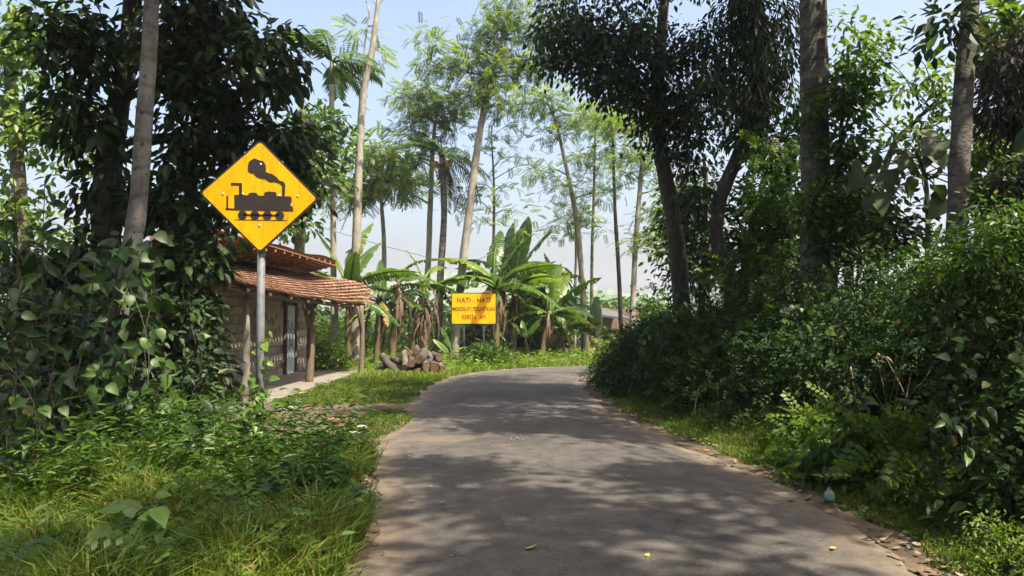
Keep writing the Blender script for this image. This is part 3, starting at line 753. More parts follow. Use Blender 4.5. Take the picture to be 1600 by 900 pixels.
# --- trees of the same roadside standing right of and behind the camera: they throw the dappled shade
LIFT = 5.0
def shade_tree(label, x, y, spots, ground=True):
    """tall tree; spots: (x, y) where its shade falls on the ground, radii, clumps"""
    ms = []
    for (gx_, gy_, h), r, n in spots:
        ms.append((A([gx_ + SUN.x / SUN.z * h, gy_ + SUN.y / SUN.z * h, h]), A([r[0], r[1], .6]), n))
    tree('roadside_tree', label, [A([x, y, 0.3]), A([x - .1, y, 4]), A([x - .2, y + .1, 8]), A([x - .3, y, 11.5])], [0.26, 0.22, 0.17, 0.08],
         ms, 70, 0.23, LEAF, 0.2, DK, BARKGREY, thin=.85)
shade_tree('tall roadside tree just outside the right edge of the view', 7.4, 2.6,
           [((0.8, 5.9, 12), (.8, .45), 13), ((-.1, 6.6, 12.6), (.7, .4), 11), ((1.5, 7.6, 12.2), (1.2, .4), 18), ((-.8, 8.0, 12.8), (.7, .35), 10), ((0.6, 11.2, 13), (1.5, .7), 26), ((1.6, 10.4, 12.4), (.7, .4), 10), ((2.3, 6.3, 12), (.6, .35), 7)])
shade_tree('tall roadside tree behind the viewer on the right', 6.2, -1.4,
           [((.1, 4.9, 12.4), (.7, .4), 12), ((-1.7, 5.1, 12.8), (.6, .5), 11), ((0.8, 3.6, 12), (1.4, .6), 16), ((-2.7, 4.3, 13), (.7, .5), 9), ((-1.5, 6.3, 12.2), (.45, .35), 8), ((2.4, 3.0, 12), (1.2, .8), 14), ((1.5, 4.6, 12.2), (.5, .25), 5)])
shade_tree('roadside tree behind the viewer on the left', -3.4, -2.6,
           [((-4.9, 6.6, 11.5), (1.0, .8), 26), ((-5.4, 8.3, 12.4), (.7, .6), 18), ((-6.2, 5.2, 11.6), (1.3, 1.2), 30), ((-6.5, 7.5, 12), (1.2, 1.0), 26), ((-3.3, 3.0, 11), (1.0, .6), 10)])
shade_tree('roadside tree farther behind the viewer on the left', -4.5, -8.0,
           [((-8, -3, 9), (2.4, 2.0), 40), ((-6, -4, 11), (2.2, 1.8), 34), ((-10, -4, 7), (2.0, 2.0), 34)])
shade_tree('roadside tree farther behind the viewer on the right', 7.5, -7.0,
           [((2, -2.6, 9), (2.2, 1.6), 40), ((0.5, -3.5, 11.5), (2.0, 1.6), 30), ((5.5, -3.5, 7), (1.8, 1.8), 34)])
tree('understory_tree', 'dark leafy thicket at the foot of the large-leaved tree on the left',
     [at(140, 735, 8.4), at(135, 600, 8.4), at(150, 500, 8.4)], [.05, .04, .02],
     [cl(60, 600, 8.4, 70, 60, 22), cl(150, 600, 8.4, 70, 60, 24), cl(250, 600, 8.6, 60, 55, 20), cl(310, 590, 9.2, 25, 60, 10), cl(110, 510, 8.6, 70, 50, 18), cl(220, 500, 8.8, 60, 50, 16), cl(300, 500, 9.2, 40, 40, 12), cl(20, 500, 8.4, 50, 60, 14), cl(20, 420, 9.5, 50, 50, 12), cl(80, 440, 10, 50, 40, 12), cl(180, 660, 7.8, 90, 35, 20), cl(60, 660, 7.6, 70, 35, 16), cl(270, 650, 8.4, 50, 30, 12)],
     34, .16, LEAF, .12, DK, BARKDARK)

# ------------------------------------------------------------------ palms
def frond_mesh(name, L, leaflets, ll, lw, arch, droopy, mat):
    g = Geo()
    t = np.linspace(0, 1, 12)
    pts = np.c_[np.zeros(12), L * (t - 0.10 * t * t), L * (0.30 * t - arch * t * t)]
    g.tube(pts, np.linspace(0.035, 0.006, 12), 4, 0.4, cap=False)
    for i in range(leaflets):
        q = 0.14 + 0.86 * i / (leaflets - 1)
        p = A([0, L * (q - .1 * q * q), L * (.30 * q - arch * q * q)])
        for sx in (-1, 1):
            w = (1 - 0.55 * abs(q - .45) * 1.6)
            d = unit(A([sx * 0.9, 0.55, -droopy * (0.6 + 0.8 * random.random())]))
            x = unit(np.cross(d, A([0, 0.3, 1])))
            l = ll * w
            m = p + d * l * .5 + A([0, 0, -.05 * l]); e = p + d * l + A([0, 0, -.3 * l])
            b = [p - x * lw * .4, p + x * lw * .4, m + x * lw, e, m - x * lw]
            g.add(A(b), [A([[0, 1, 2, 4]]), A([[4, 2, 3]])], 0.2 + 0.6 * random.random())
    return g.mesh(name, mat)
def palm(name, label, trunk, radii, n, fm, tilt0, tilt1, nuts=0, bark=BARKGREY, shaft=False):
    trunk[0][2] = float(gheight(trunk[0][0], trunk[0][1])) - 0.1
    T = smooth_path(trunk, 16)
    root = empty(name, T[0], label, 'palm')
    g = Geo(); g.tube(T, np.interp(np.linspace(0, 1, 16), np.linspace(0, 1, len(radii)), radii), 10, wob=0.04)
    g.build('trunk', bark, root)
    top = T[-1] - T[0]
    if shaft:
        g = Geo(); g.tube([T[-1] - A([0, 0, .1]), T[-1] + A([0, 0, .45]), T[-1] + A([0, 0, .8])], [.1, .085, .05], 8)
        g.build('crownshaft', STEM, root); top = top + A([0, 0, .7])
    for i in range(n):
        o = bpy.data.objects.new('frond', fm[i % len(fm)]); COL.objects.link(o); o.parent = root
        o.location = top
        t = tilt0 + (tilt1 - tilt0) * ((i * 0.618) % 1)
        o.rotation_mode = 'ZXY' if False else 'XYZ'
        o.matrix_basis = Matrix.Translation(Vector(top)) @ Matrix.Rotation(i * 2.399 + random.uniform(-.2, .2), 4, 'Z') @ Matrix.Rotation(math.radians(t), 4, 'X') @ Matrix.Scale(random.uniform(.85, 1.08), 4)
    for i in range(nuts):
        an = i * 2.4
        bm = bmesh.new(); bmesh.ops.create_icosphere(bm, subdivisions=2, radius=0.10)
        for v in bm.verts: v.co.z *= 1.25 + 0.2 * (v.co.z > 0)
        me = bpy.data.meshes.new('coconut'); bm.to_mesh(me); bm.free(); me.materials.append(NUT)
        for p in me.polygons: p.use_smooth = True
        link('coconut', me, root, top + A([.3 * math.cos(an), .3 * math.sin(an), -.25 - .2 * random.random()]))
    return root
coco = [frond_mesh('frond', 2.3, 24, 0.5, 0.03, a, 0.55, PALM) for a in (0.45, 0.62, 0.8)]
areca = [frond_mesh('frond', 1.9, 18, 0.66, 0.055, a, 0.45, PALM) for a in (0.42, 0.6)]
palm('coconut_palm', 'coconut palm with orange nuts under the flat feathery crown',
     [at(684, 556, 30), at(688, 440, 30), at(694, 330, 30), at(690, 243, 30)], [0.17, 0.14, 0.125, 0.11], 17, coco, -45, 62, nuts=7)
palm('areca_palm', 'slim betel palm with plumed crown beside the bare trunk',
     [at(522, 550, 26), at(521, 400, 26), at(520, 250, 26), at(518, 128, 26)], [0.11, 0.1, 0.09, 0.085], 11, areca, -20, 70, bark=BARKTAN, shaft=True)

# ------------------------------------------------------------------ bananas
def banana_leaf(name, L, W, arch, tear, mat, seed, hang=0.0, foldw=0.25):
    r = np.random.default_rng(seed)
    g = Geo()
    n = 22
    t = np.linspace(0, 1, n)
    y = L * (t - 0.25 * arch * t * t); zz = L * (-0.72 * arch * t ** 2.0)
    pts = np.c_[0.03 * L * np.sin(t * 3 + seed), y, zz]
    g.tube(pts, np.linspace(0.028, 0.005, n), 5, 0.9, 0, cap=False)
    w = W * np.sin(np.pi * np.clip((t - 0.14) / 0.86, 0, 1) ** 0.75) ** 0.55
    w[t < 0.14] = 0
    for sx in (-1, 1):
        ph = 0
        for i in range(3, n - 1):
            if w[i] <= 0 and w[i + 1] <= 0: continue
            torn = r.random() < tear
            ph = ph * 0.7 + r.normal() * 0.10
            dz = -foldw * (0.4 + 0.6 * hang) + ph * (1.6 if torn else 0.5) - hang * r.random()
            gap = 0.16 if torn else 0.0
            a0, a1 = pts[i], pts[i] + (pts[i + 1] - pts[i]) * (1 - gap)
            w0, w1 = w[i], w[i + 1]
            if torn: w0 *= r.uniform(.75, 1); w1 *= r.uniform(.75, 1)
            rise = 0.22
            def edge(a, ww): return a + A([sx * ww * math.cos(dz), -0.12 * ww, ww * math.sin(dz)])
            def midp(a, ww): return a + A([sx * ww * .5, 0, ww * .5 * math.sin(dz) * .6 + rise * ww * .35])
            g.add(A([a0, a1, midp(a1, w1), midp(a0, w0), edge(a1, w1), edge(a0, w0)]), [A([[0, 1, 2, 3], [3, 2, 4, 5]])], 0.5, 0, True)
    return g.mesh(name, mat)
BL_UP = [banana_leaf('leaf', 1.0, 0.14, 0.35, 0.2, BANANA, 3, .1, foldw=.15), banana_leaf('leaf', 1.0, 0.14, 0.5, 0.4, BANANA, 4, .2), banana_leaf('leaf', 1.0, 0.14, 0.25, 0.1, BANANA, 5, foldw=.1)]
BL_ARCH = [banana_leaf('leaf', 1.0, 0.15, 0.95, 0.6, BANANA, 6, .4), banana_leaf('leaf', 1.0, 0.15, 1.1, 0.75, BANANA, 7, .6), banana_leaf('leaf', 1.0, 0.14, 0.8, 0.4, BANANA, 8, .3)]
BL_DRY = [banana_leaf('dry_leaf', 1.0, 0.08, 1.2, 0.8, BANDRY, 9, .9), banana_leaf('dry_leaf', 1.0, 0.06, 1.2, 0.8, BANDRY, 10, 1.1)]

BANYEL = leafmat('banana_yellowed_lamina', [(0, (0.13, 0.10, 0.03)), (0.6, (0.2, 0.16, 0.04)), (1, (0.16, 0.17, 0.04))], 0.3, 0.6, 1.2, perobj=True)
BL_YEL = banana_leaf('leaf', 1.0, 0.13, 1.0, 0.6, BANYEL, 12, .5)
def put_leaf(root, me, base, az, tilt, L, roll=0, name='leaf', wid=1.0):
    o = bpy.data.objects.new(name, me); COL.objects.link(o); o.parent = root
    o.matrix_basis = (Matrix.Translation(Vector(base)) @ Matrix.Rotation(az, 4, 'Z') @ Matrix.Rotation(math.radians(tilt), 4, 'X')
                      @ Matrix.Rotation(math.radians(roll), 4, 'Y') @ Matrix.Diagonal((L * wid, L, L, 1)))
    return o
def banana(label, base, H, lean, leaves, dry=4, r=0.11, seed=0, ls=1.08):
    """leaves: list of (azimuth deg: 0 = right, 90 = away, tilt deg up, length, kind)"""
    rr = random.Random(seed)
    base = A(base)
    root = empty('banana_plant', base, label, 'banana plant', 'banana plants by the bend')
    top = A([lean[0], lean[1], H])
    P = smooth_path([A([0, 0, -.05]), top * .5 + A([lean[0] * -.1, 0, 0]), top], 10)
    g = Geo(); g.tube(P + base, np.linspace(r * 1.15, r * .55, 10), 10, wob=0.06)
    g.build('pseudostem', PSEUDO, root)
    for i, (az, ti, L, kind) in enumerate(leaves):
        me = {'u': BL_UP, 'a': BL_ARCH}[kind][(i + seed) % 3]
        put_leaf(root, me, top - A([0, 0, .04 * i]), math.radians(az - 90), ti, L * ls, rr.uniform(-60, 60), wid=rr.uniform(.85, 1.1))
    if len(leaves) > 4:
        for i in range(5):
            put_leaf(root, (BL_ARCH[:2] + [BL_YEL, BL_ARCH[2]])[(i + seed) % 4], top - A([0, 0, .2 + .05 * i]), rr.uniform(0, 6.28), rr.uniform(5, 55), rr.uniform(1.1, 2.0), rr.uniform(-40, 40), wid=rr.uniform(.7, 1.0))
    for i in range(int(dry * 1.6)):
        put_leaf(root, BL_DRY[i % 2], top - A([0, 0, .1 + .05 * i]), rr.uniform(0, 6.28), rr.uniform(-65, -15), rr.uniform(.8, 1.5), 0, 'dry_leaf', 1.2)
    return root
def ground_at(px, Y):
    X = (px - 800) / FPX * Y
    return A([X, Y, float(gheight(X, Y))])

banana('tall banana plant with upright broad leaves beside the hut porch', ground_at(545, 25.6), 2.7, (-.05, 0, 0),
       [(95, 80, 2.1, 'u'), (140, 62, 2.0, 'u'), (60, 60, 1.9, 'u'), (170, 38, 2.0, 'a'), (20, 42, 1.9, 'a'), (5, 22, 2.0, 'a'), (200, 45, 1.6, 'u'), (-60, 60, 1.4, 'u'), (120, 50, 1.7, 'a')], 4, seed=1, ls=1.32)
banana('banana plant with drooping leaves just right of the hut porch corner', ground_at(588, 26), 2.3, (.1, 0, 0),
       [(80, 70, 1.5, 'u'), (30, 45, 1.6, 'a'), (350, 25, 1.5, 'a'), (150, 40, 1.4, 'a'), (200, 30, 1.3, 'a')], 6, seed=2)
banana('withered banana plant with brown hanging leaves behind the log pile', ground_at(612, 26), 2.9, (.25, 0, 0),
       [(60, 65, 1.5, 'a'), (130, 60, 1.4, 'a'), (0, 30, 1.4, 'a')], 9, r=.12, seed=3)
banana('dry leaning banana plant behind the right end of the log pile', ground_at(640, 26.5), 2.4, (.5, 0, 0),
       [(160, 35, 1.5, 'a'), (200, 20, 1.4, 'a'), (100, 60, 1.3, 'u'), (60, 50, 1.0, 'a')], 10, r=.1, seed=4)
banana('brown banana plant with drooping crown left of the text sign', ground_at(665, 28), 3.1, (-.1, 0, 0),
       [(50, 50, 1.6, 'a'), (80, 25, 1.5, 'a'), (160, 50, 1.6, 'a'), (200, 25, 1.6, 'a'), (120, 65, 1.5, 'u')], 10, seed=5)
banana('young banana plant with one upright leaf at the foot of the text sign', ground_at(705, 26.2), 0.45, (0, 0, 0),
       [(110, 65, 1.1, 'u'), (30, 40, .7, 'u'), (200, 45, .8, 'u')], 0, r=.05, seed=6)
banana('big banana plant with torn arching leaves right behind the text sign', ground_at(775, 28.3), 2.9, (0, 0, 0),
       [(100, 78, 2.2, 'u'), (150, 55, 2.3, 'a'), (170, 35, 2.4, 'a'), (60, 68, 2.2, 'u'), (30, 45, 2.1, 'a'), (200, 30, 2.0, 'a'), (350, 30, 2.0, 'a'), (-70, 40, 1.8, 'a'), (120, 62, 2.2, 'a'), (75, 50, 2.2, 'a'), (10, 55, 2.1, 'a')], 9, r=.15, seed=7, ls=1.22)
banana('broad banana plant with leaves fanned upright right of the text sign', ground_at(800, 30), 3.0, (.2, 0, 0),
       [(85, 80, 2.3, 'u'), (50, 65, 2.3, 'u'), (130, 60, 2.2, 'u'), (20, 40, 2.3, 'a'), (0, 20, 2.0, 'a'), (170, 40, 2.0, 'a'), (330, 35, 2.0, 'a'), (110, 70, 2.4, 'u'), (65, 45, 2.2, 'a')], 8, r=.14, seed=8, ls=1.3)
banana('banana plant leaning right with sunlit leaves before the dark shrub', ground_at(845, 29.5), 1.9, (.35, 0, 0),
       [(70, 70, 1.9, 'u'), (30, 50, 2.0, 'u'), (110, 65, 1.7, 'u'), (10, 28, 1.8, 'a'), (160, 30, 1.6, 'a'), (340, 15, 1.5, 'a'), (50, 62, 2.0, 'u'), (140, 50, 1.8, 'a')], 6, r=.13, seed=9, ls=1.3)
banana('shaggy banana plant tucked between the two big ones right of the text sign', ground_at(790, 31.5), 3.3, (-.1, 0, 0),
       [(90, 75, 2.2, 'u'), (140, 55, 2.2, 'a'), (40, 55, 2.2, 'a'), (180, 30, 2.0, 'a'), (10, 30, 2.0, 'a'), (110, 40, 1.9, 'a')], 9, r=.13, seed=14, ls=1.2)
banana('tattered banana plant with yellowing leaves behind the leaning one', ground_at(868, 33), 2.4, (.1, 0, 0),
       [(90, 72, 2.1, 'u'), (130, 50, 2.0, 'a'), (50, 55, 2.0, 'a'), (160, 35, 1.8, 'a'), (20, 35, 1.8, 'a')], 6, r=.12, seed=15, ls=1.2)
banana('short banana sucker with two pale leaves in the verge grass', ground_at(822, 28.5), 0.8, (0, 0, 0),
       [(130, 60, 1.1, 'u'), (40, 60, 1.2, 'u'), (90, 80, .9, 'u')], 1, r=.06, seed=10)
banana('bright young banana plant before the far grey-roofed house', ground_at(931, 31.5), 1.0, (0, 0, 0),
       [(90, 82, 1.6, 'u'), (150, 45, 1.7, 'a'), (170, 30, 1.8, 'a'), (30, 35, 1.5, 'a'), (60, 65, 1.2, 'u'), (5, 15, 1.3, 'a')], 2, r=.09, seed=11)
banana('small banana plant half hidden at the left of the far fence', ground_at(880, 31), 1.2, (0, 0, 0),
       [(100, 70, 1.4, 'u'), (160, 35, 1.5, 'a'), (20, 35, 1.5, 'a'), (60, 60, 1.3, 'u')], 4, r=.09, seed=12)

# dark glossy shrub behind the bananas
tree('dense_shrub', 'dark dense shrub rising behind the banana plants right of the text sign',
     [at(850, 555, 33), at(852, 480, 33), at(850, 430, 33)], [0.12, 0.1, 0.06],
     [cl(850, 435, 33, 30, 20, 12), cl(835, 465, 33, 35, 25, 14), cl(870, 460, 33, 22, 25, 10), cl(850, 500, 33, 45, 30, 16)], 24, 0.3, NARROW, 0.42, MID, BARKGREY, cat='shrub', droop=0.7)

# ------------------------------------------------------------------ the hut
hut = empty('roadside_hut', (-6.1, 17.5, 0), 'grey block hut with red clay tile porch roof, left of the lane', 'hut')
WX = -6.15                                                # front wall plane (faces the lane)
H0 = A(hut.location)
wall = Geo()
wall.box(A([WX - .12, 18.9, 1.4]), A([.06, 5.1, 1.4])); wall.box(A([WX - 1.5, 23.94, 1.1]), A([1.3, .06, 1.1]))
wall.box(A([WX - 1.5, 13.86, 1.1]), A([1.3, .06, 1.1])); wall.box(A([WX - 2.8, 18.9, 1.1]), A([.06, 4.98, 1.1]))
wall_o = wall.build('wall', MORTAR, hut)
def block_mesh(l):
    bm = bmesh.new(); bmesh.ops.create_cube(bm, size=1)
    for v in bm.verts: v.co = Vector((v.co.x * .05, v.co.y * l, v.co.z * .185))
    bmesh.ops.bevel(bm, geom=bm.edges[:], offset=0.008, segments=1, affect='EDGES')
    me = bpy.data.meshes.new('block'); bm.to_mesh(me); bm.free(); me.materials.append(BLOCK); return me
BM1 = block_mesh(.385)
DY0, DY1 = 21.15, 22.15                                   # door opening
for row in range(13):
    yy = 14.0 + (0.2 if row % 2 else 0)
    zc = 0.16 + row * .2
    while yy < 23.9:
        if not (DY0 - .25 < yy < DY1 + .25 and zc < 2.05) and not (18.7 < yy < 20.9 and .95 < zc < 1.85):
            o = link('block', BM1, wall_o, A([WX - .074 + random.uniform(-.004, .004), yy, zc]) - H0)
        yy += .4
g = Geo(); g.box(A([WX - .055, 19.8, 1.38]), A([.02, 1.12, .50])); pl = g.build('plaster_panel', PLASTER, hut)
def scribble(name, strokes, X, parent, r=.018):
    g = Geo()
    for s in strokes:
        P = smooth_path([A([X, y, z]) for y, z in s], 5 * len(s))
        g.tube(P, r, 4)
    V = g.V
    g.V = [np.c_[X + (v[:, 0] - X) * .12, v[:, 1:]] for v in V]
    return g.build(name, BLACK, parent)
def wob(y0, z0, w, h, n, k):
    r = random.Random(k)
    return [(y0 + w * i / n + r.uniform(-.06, .06), z0 + h * (0.5 + 0.5 * math.sin(i * 2.1 + k)) + r.uniform(-.05, .05)) for i in range(n + 1)]
scribble('graffiti', [wob(18.95, 1.0, .55, .35, 5, 1), wob(19.55, 1.02, .5, .3, 4, 2), wob(20.05, 1.0, .6, .4, 6, 3), wob(19.2, 1.45, 1.2, .2, 8, 4), wob(19.0, 1.6, .5, .15, 4, 5)], WX - .033, pl, .022)
g = Geo(); g.box(A([WX - .03, (DY0 + DY1) / 2 - .12, 1.0]), A([.03, .40, .95])); door = g.build('door', DOORM, hut)
scribble('graffiti', [wob(21.3, .85, .55, .5, 6, 7), wob(21.3, 1.25, .55, .25, 5, 8), wob(21.35, .7, .5, .2, 4, 9)], WX + .003, door, .02)
g = Geo()
for y in (DY0 - .06, DY1 - .05): g.box(A([WX - .02, y, 1.02]), A([.05, .04, 1.02]))
g.box(A([WX - .02, (DY0 + DY1) / 2 - .06, 2.06]), A([.05, .55, .035]))
g.build('door_frame', WOOD, hut)
g = Geo(); g.box(A([-5.3, 17.3, 0.02]), A([.92, 4.9, .055])); g.build('porch_floor', CONC, hut)
def post(p, h, r, mat=WOOD, brace=()):
    g = Geo(); p = A(p, float)
    g.tube(smooth_path([p + A([0, 0, -.1]), p + A([.03, .02, h * .5]), p + A([0, .01, h])], 8), np.linspace(r * 1.1, r * .9, 8), 8, wob=.06)
    o = g.build('post', mat, hut)
    for dx, dy in brace:
        g = Geo(); g.tube([p + A([0, 0, h - .75]), p + A([dx, dy, h - .05])], r * .5, 6)
        g.build('brace', mat, hut)
post((-4.66, 13.5, 0), 2.1, .065, BARKTAN)
post((-4.86, 18.6, 0), 2.08, .10, WOOD, ((0, -.6), (0, .6)))
post((-4.15, 21.3, 0), 1.95, .065, WOOD, ((0, -.5),))
# porch roof: an old, sagging sheet of tiles between the eave and the wall
def porch(s, t):
    """s 0 eave .. 1 wall, t 0 near .. 1 far"""
    e = smooth_path([A([-4.40, 11.9, 2.15]), A([-4.36, 16.5, 2.06]), A([-4.25, 21.5, 1.97])], 40)
    w = smooth_path([A([-6.25, 14.2, 2.74]), A([-6.25, 18.8, 2.82]), A([-6.3, 24.6, 3.05])], 40)
    i = min(t, 1) * 39; k = min(int(i), 38); f = i - k
    pe, pw = e[k] * (1 - f) + e[k + 1] * f, w[k] * (1 - f) + w[k + 1] * f
    p = pe * (1 - s) + pw * s
    # the far end bulges out past the corner post
    q = max(0, (t - .72) / .28) ** 2
    p = p + A([.55, 1.5, .22]) * q * math.sin(math.pi * min(s + .12, 1)) 
    p[2] += .008 * math.sin(t * 23) + .012 * math.sin(t * 11 + s * 4)
    return p
roof = empty('porch_roof', A([-5.3, 17.5, 2.3]) - H0); roof.parent = hut
RO = H0 + A(roof.location)
def tile_mesh(w, l):
    g = Geo()
    xs = np.linspace(-.5, .5, 7)
    prof = .014 * np.cos(xs * 2 * math.pi) + .008 * np.sin(xs * 2 * math.pi)
    V = []
    for y, dz in ((-.5, .014), (.5, -.010)):
        for th in (0, -.014):
            V += [[x * w, y * l, z + dz + th] for x, z in zip(xs, prof)]
    V = A(V); n = 7
    F = [[i, i + 1, 2 * n + i + 1, 2 * n + i] for i in range(n - 1)] + [[n + i + 1, n + i, 3 * n + i, 3 * n + i + 1] for i in range(n - 1)] + [[i + 1, i, n + i, n + i + 1] for i in range(n - 1)]
    g.add(V, A(F), .5, 0, False)
    return g.mesh('tile', TILE)
TM = tile_mesh(.25, .25)
NR, NC = 11, 50
rest = Geo(); tv = A([v.co[:] for v in TM.vertices]); tf = [A([list(p.vertices) for p in TM.polygons])]
for r in range(NR):
    for c in range(NC):
        s0, t0 = (r + .42) / NR, (c + .5) / NC
        p = porch(s0, t0)
        up = unit(porch(min(s0 + .1, 1), t0) - porch(s0 - .05, t0)); al = unit(porch(s0, min(t0 + .02, 1)) - porch(s0, t0 - .02))
        nrm = unit(np.cross(al, up)); nrm = nrm * np.sign(nrm[2])
        R = np.stack([np.cross(up, nrm), up, nrm], -1)
        gap = np.linalg.norm(porch(s0, min(t0 + .5 / NC, 1)) - porch(s0, t0 - .5 / NC)) / .236
        q = random.gauss(0, .018)
        R = R @ A([[math.cos(q), -math.sin(q), 0], [math.sin(q), math.cos(q), 0], [0, 0, 1]])
        R = R * A([gap, 1, 1])
        p = p + nrm * random.uniform(.0, .006)
        if r < 6:
            o = bpy.data.objects.new('tile', TM); COL.objects.link(o); o.parent = roof
            p = p - RO
            o.matrix_basis = Matrix([[R[k][0], R[k][1], R[k][2], p[k]] for k in range(3)] + [[0, 0, 0, 1]])
        else:
            rest.add(tv @ R.T + p, tf, random.random())
tag(rest.build('upper_tile_courses', TILE, roof), kind='stuff')
for t in (.02, .14, .26, .38, .5, .62, .74, .86, .97):
    g = Geo(); g.tube([porch(-.02, t) - A([0, 0, .09]), porch(.98, t) - A([0, 0, .09])], .03, 5); g.build('rafter', WOOD, roof)
for s in (.1, .3, .5, .7, .9):
    g = Geo(); g.tube([porch(s, t) - A([0, 0, .045]) for t in np.linspace(.01, .985, 14)], .018, 4); g.build('batten', WOODRED, roof)
g = Geo(); g.tube([porch(.06, t) - A([0, 0, .15]) for t in np.linspace(.02, .95, 12)], .05, 6, wob=.08); g.build('eave_beam', WOOD, roof)
# main roof: lean-to rising towards the lane, its underside and battens in view over the porch
mroof = empty('main_roof', A([-7.5, 17.5, 3.0]) - H0); mroof.parent = hut
def mr(u, v): return A([-5.35 - 3.6 * u, 13.4 + 10.2 * v, 3.10 + .24 * v - .9 * u + .02 * math.sin(v * 17)])
g = Geo()
N = 40
V = []
for k, dz in enumerate((.05, .02)):
    for u in np.linspace(0, 1, 9):
        for v in np.linspace(0, 1, N): V.append(mr(u, v) + A([0, 0, dz + .012 * math.cos(v * 260)]))
F = []
for k in range(2):
    for i in range(8):
        for j in range(N - 1):
            a = k * 9 * N + i * N + j; F.append([a, a + 1, a + N + 1, a + N])
g.add(A(V), A(F)); g.build('tile_deck', TILE, mroof)
for v in np.linspace(0.01, .99, 16):
    g = Geo(); d = mr(1, v) - mr(0, v); g.box((mr(0, v) + mr(1, v)) / 2 - A([0, 0, .07]), A([1.85, .025, .045]), Matrix.Rotation(-math.atan2(.9, 3.6), 3, 'Y').inverted().transposed()); g.build('rafter', WOODRED, mroof)
for u in (.005, .045, .09, .135, .18):
    g = Geo(); p = (mr(u, 0) + mr(u, 1)) / 2 - A([0, 0, .012]); g.box(p, A([.02, 5.1, .012])); g.build('batten', WOODRED, mroof)
g = Geo(); g.box(A([WX - .05, 18.4, 2.98]), A([.05, 5.1, .06])); g.build('wall_plate', WOODRED, mroof)

# ------------------------------------------------------------------ the train warning sign
SY = 7.0
KZ = 190.0 / 900.0                                        # tracing units of the sign face -> photo pixels
def zp(x, y, dy=0.0):
    p = at(310 + x * KZ, 210 + y * KZ, SY); p[1] = SY + dy; return p
gb = ground_at(405, SY)
sign = empty('train_warning_sign', gb, 'yellow diamond sign with black steam train on a galvanised pole', 'sign')
def flat(name, polys, mat, dy, parent, thick=0.002):
    bm = bmesh.new()
    for poly in polys:
        f_ = bm.faces.new([bm.verts.new(Vector(zp(x, y, dy))) for x, y in poly])
    bmesh.ops.recalc_face_normals(bm, faces=bm.faces[:])
    r = bmesh.ops.extrude_face_region(bm, geom=bm.faces[:])
    for v in [e for e in r['geom'] if isinstance(e, bmesh.types.BMVert)]: v.co.y += thick
    bmesh.ops.recalc_face_normals(bm, faces=bm.faces[:])
    off = Vector(sign.location)
    for v in bm.verts: v.co -= off
    me = bpy.data.meshes.new(name); bm.to_mesh(me); bm.free(); me.materials.append(mat)
    return link(name, me, parent)
def rounded(pts, r, n=6):
    out = []; m = len(pts)
    for i in range(m):
        p, a, b = A(pts[i], float), A(pts[i - 1], float), A(pts[(i + 1) % m], float)
        u, v = unit(a - p), unit(b - p)
        for t in np.linspace(0, 1, n):
            out.append(tuple((1 - t) ** 2 * (p + u * r) + 2 * t * (1 - t) * p + t * t * (p + v * r)))
    return out
D = [(458, 38), (893, 478), (456, 882), (4, 434)]
Dc = A([453, 458])
flat('plate', [rounded(D, 34)], BLACK, 0, sign, .012)
flat('yellow_face', [rounded([tuple(Dc + (A(p) - Dc) * .955) for p in D], 26)], YELLOW, -.004, sign)
emb = flat('train_symbol', [
    [(375, 205), (395, 190), (418, 177), (445, 190), (480, 198), (497, 222), (503, 255), (500, 277), (522, 288), (545, 292), (565, 306), (585, 320), (600, 342), (632, 350), (645, 370), (641, 460), (622, 460), (621, 380), (600, 362), (560, 350), (540, 355), (515, 345), (500, 330), (465, 327), (430, 314), (410, 288), (390, 288), (368, 272), (368, 235)],
    [(242, 358), (325, 361), (325, 452), (303, 452), (303, 377), (242, 376)],
    [(268, 448), (370, 451), (374, 437), (400, 430), (430, 434), (446, 453), (490, 455), (490, 430), (520, 423), (578, 428), (581, 458), (640, 458), (684, 460), (693, 476), (691, 500), (680, 522), (700, 538), (705, 568), (640, 568), (268, 560), (202, 556), (202, 547), (210, 545), (210, 455), (222, 455), (222, 546), (268, 549)],
    [(328, 590), (604, 594), (604, 605), (328, 602)],
    [(270, 629), (657, 635), (657, 638), (270, 632)]] +
    [[(cx + 33 * math.cos(a), cy + 34 * math.sin(a)) for a in np.linspace(0, 2 * math.pi, 20, endpoint=False)] for cx, cy in ((328, 597), (420, 598), (512, 600), (604, 602))], BLACK, -.0075, sign)
BOLT = plain('bolt_zinc', [(.3, (.5, .5, .5)), (.7, (.65, .65, .65))], 9, .4, 0)
for x, y in ((185, 437), (738, 456), (455, 672), (465, 222), (330, 440), (600, 452)):
    bm = bmesh.new(); bmesh.ops.create_uvsphere(bm, u_segments=8, v_segments=5, radius=.009)
    for v in bm.verts: v.co = Vector(zp(x, y, -.009)) + Vector((v.co.x, v.co.y * .6, v.co.z)) - Vector(sign.location)
    me = bpy.data.meshes.new('bolt'); bm.to_mesh(me); bm.free(); me.materials.append(BOLT); link('bolt', me, sign)
pt = zp(456, 300); pt[1] = SY + .06
pb = A([gb[0], SY + .06, gb[2] - .2])
g = Geo(); g.tube([pb, (pb * .5 + pt * .5), pt], .036, 16); g.build('pole', GALV, sign)
g = Geo()
for yy in (330, 600): p = zp(456, yy); g.box(A([p[0], SY + .03, p[2]]), A([.22, .012, .02]))
g.build('bracket', GALV, sign)

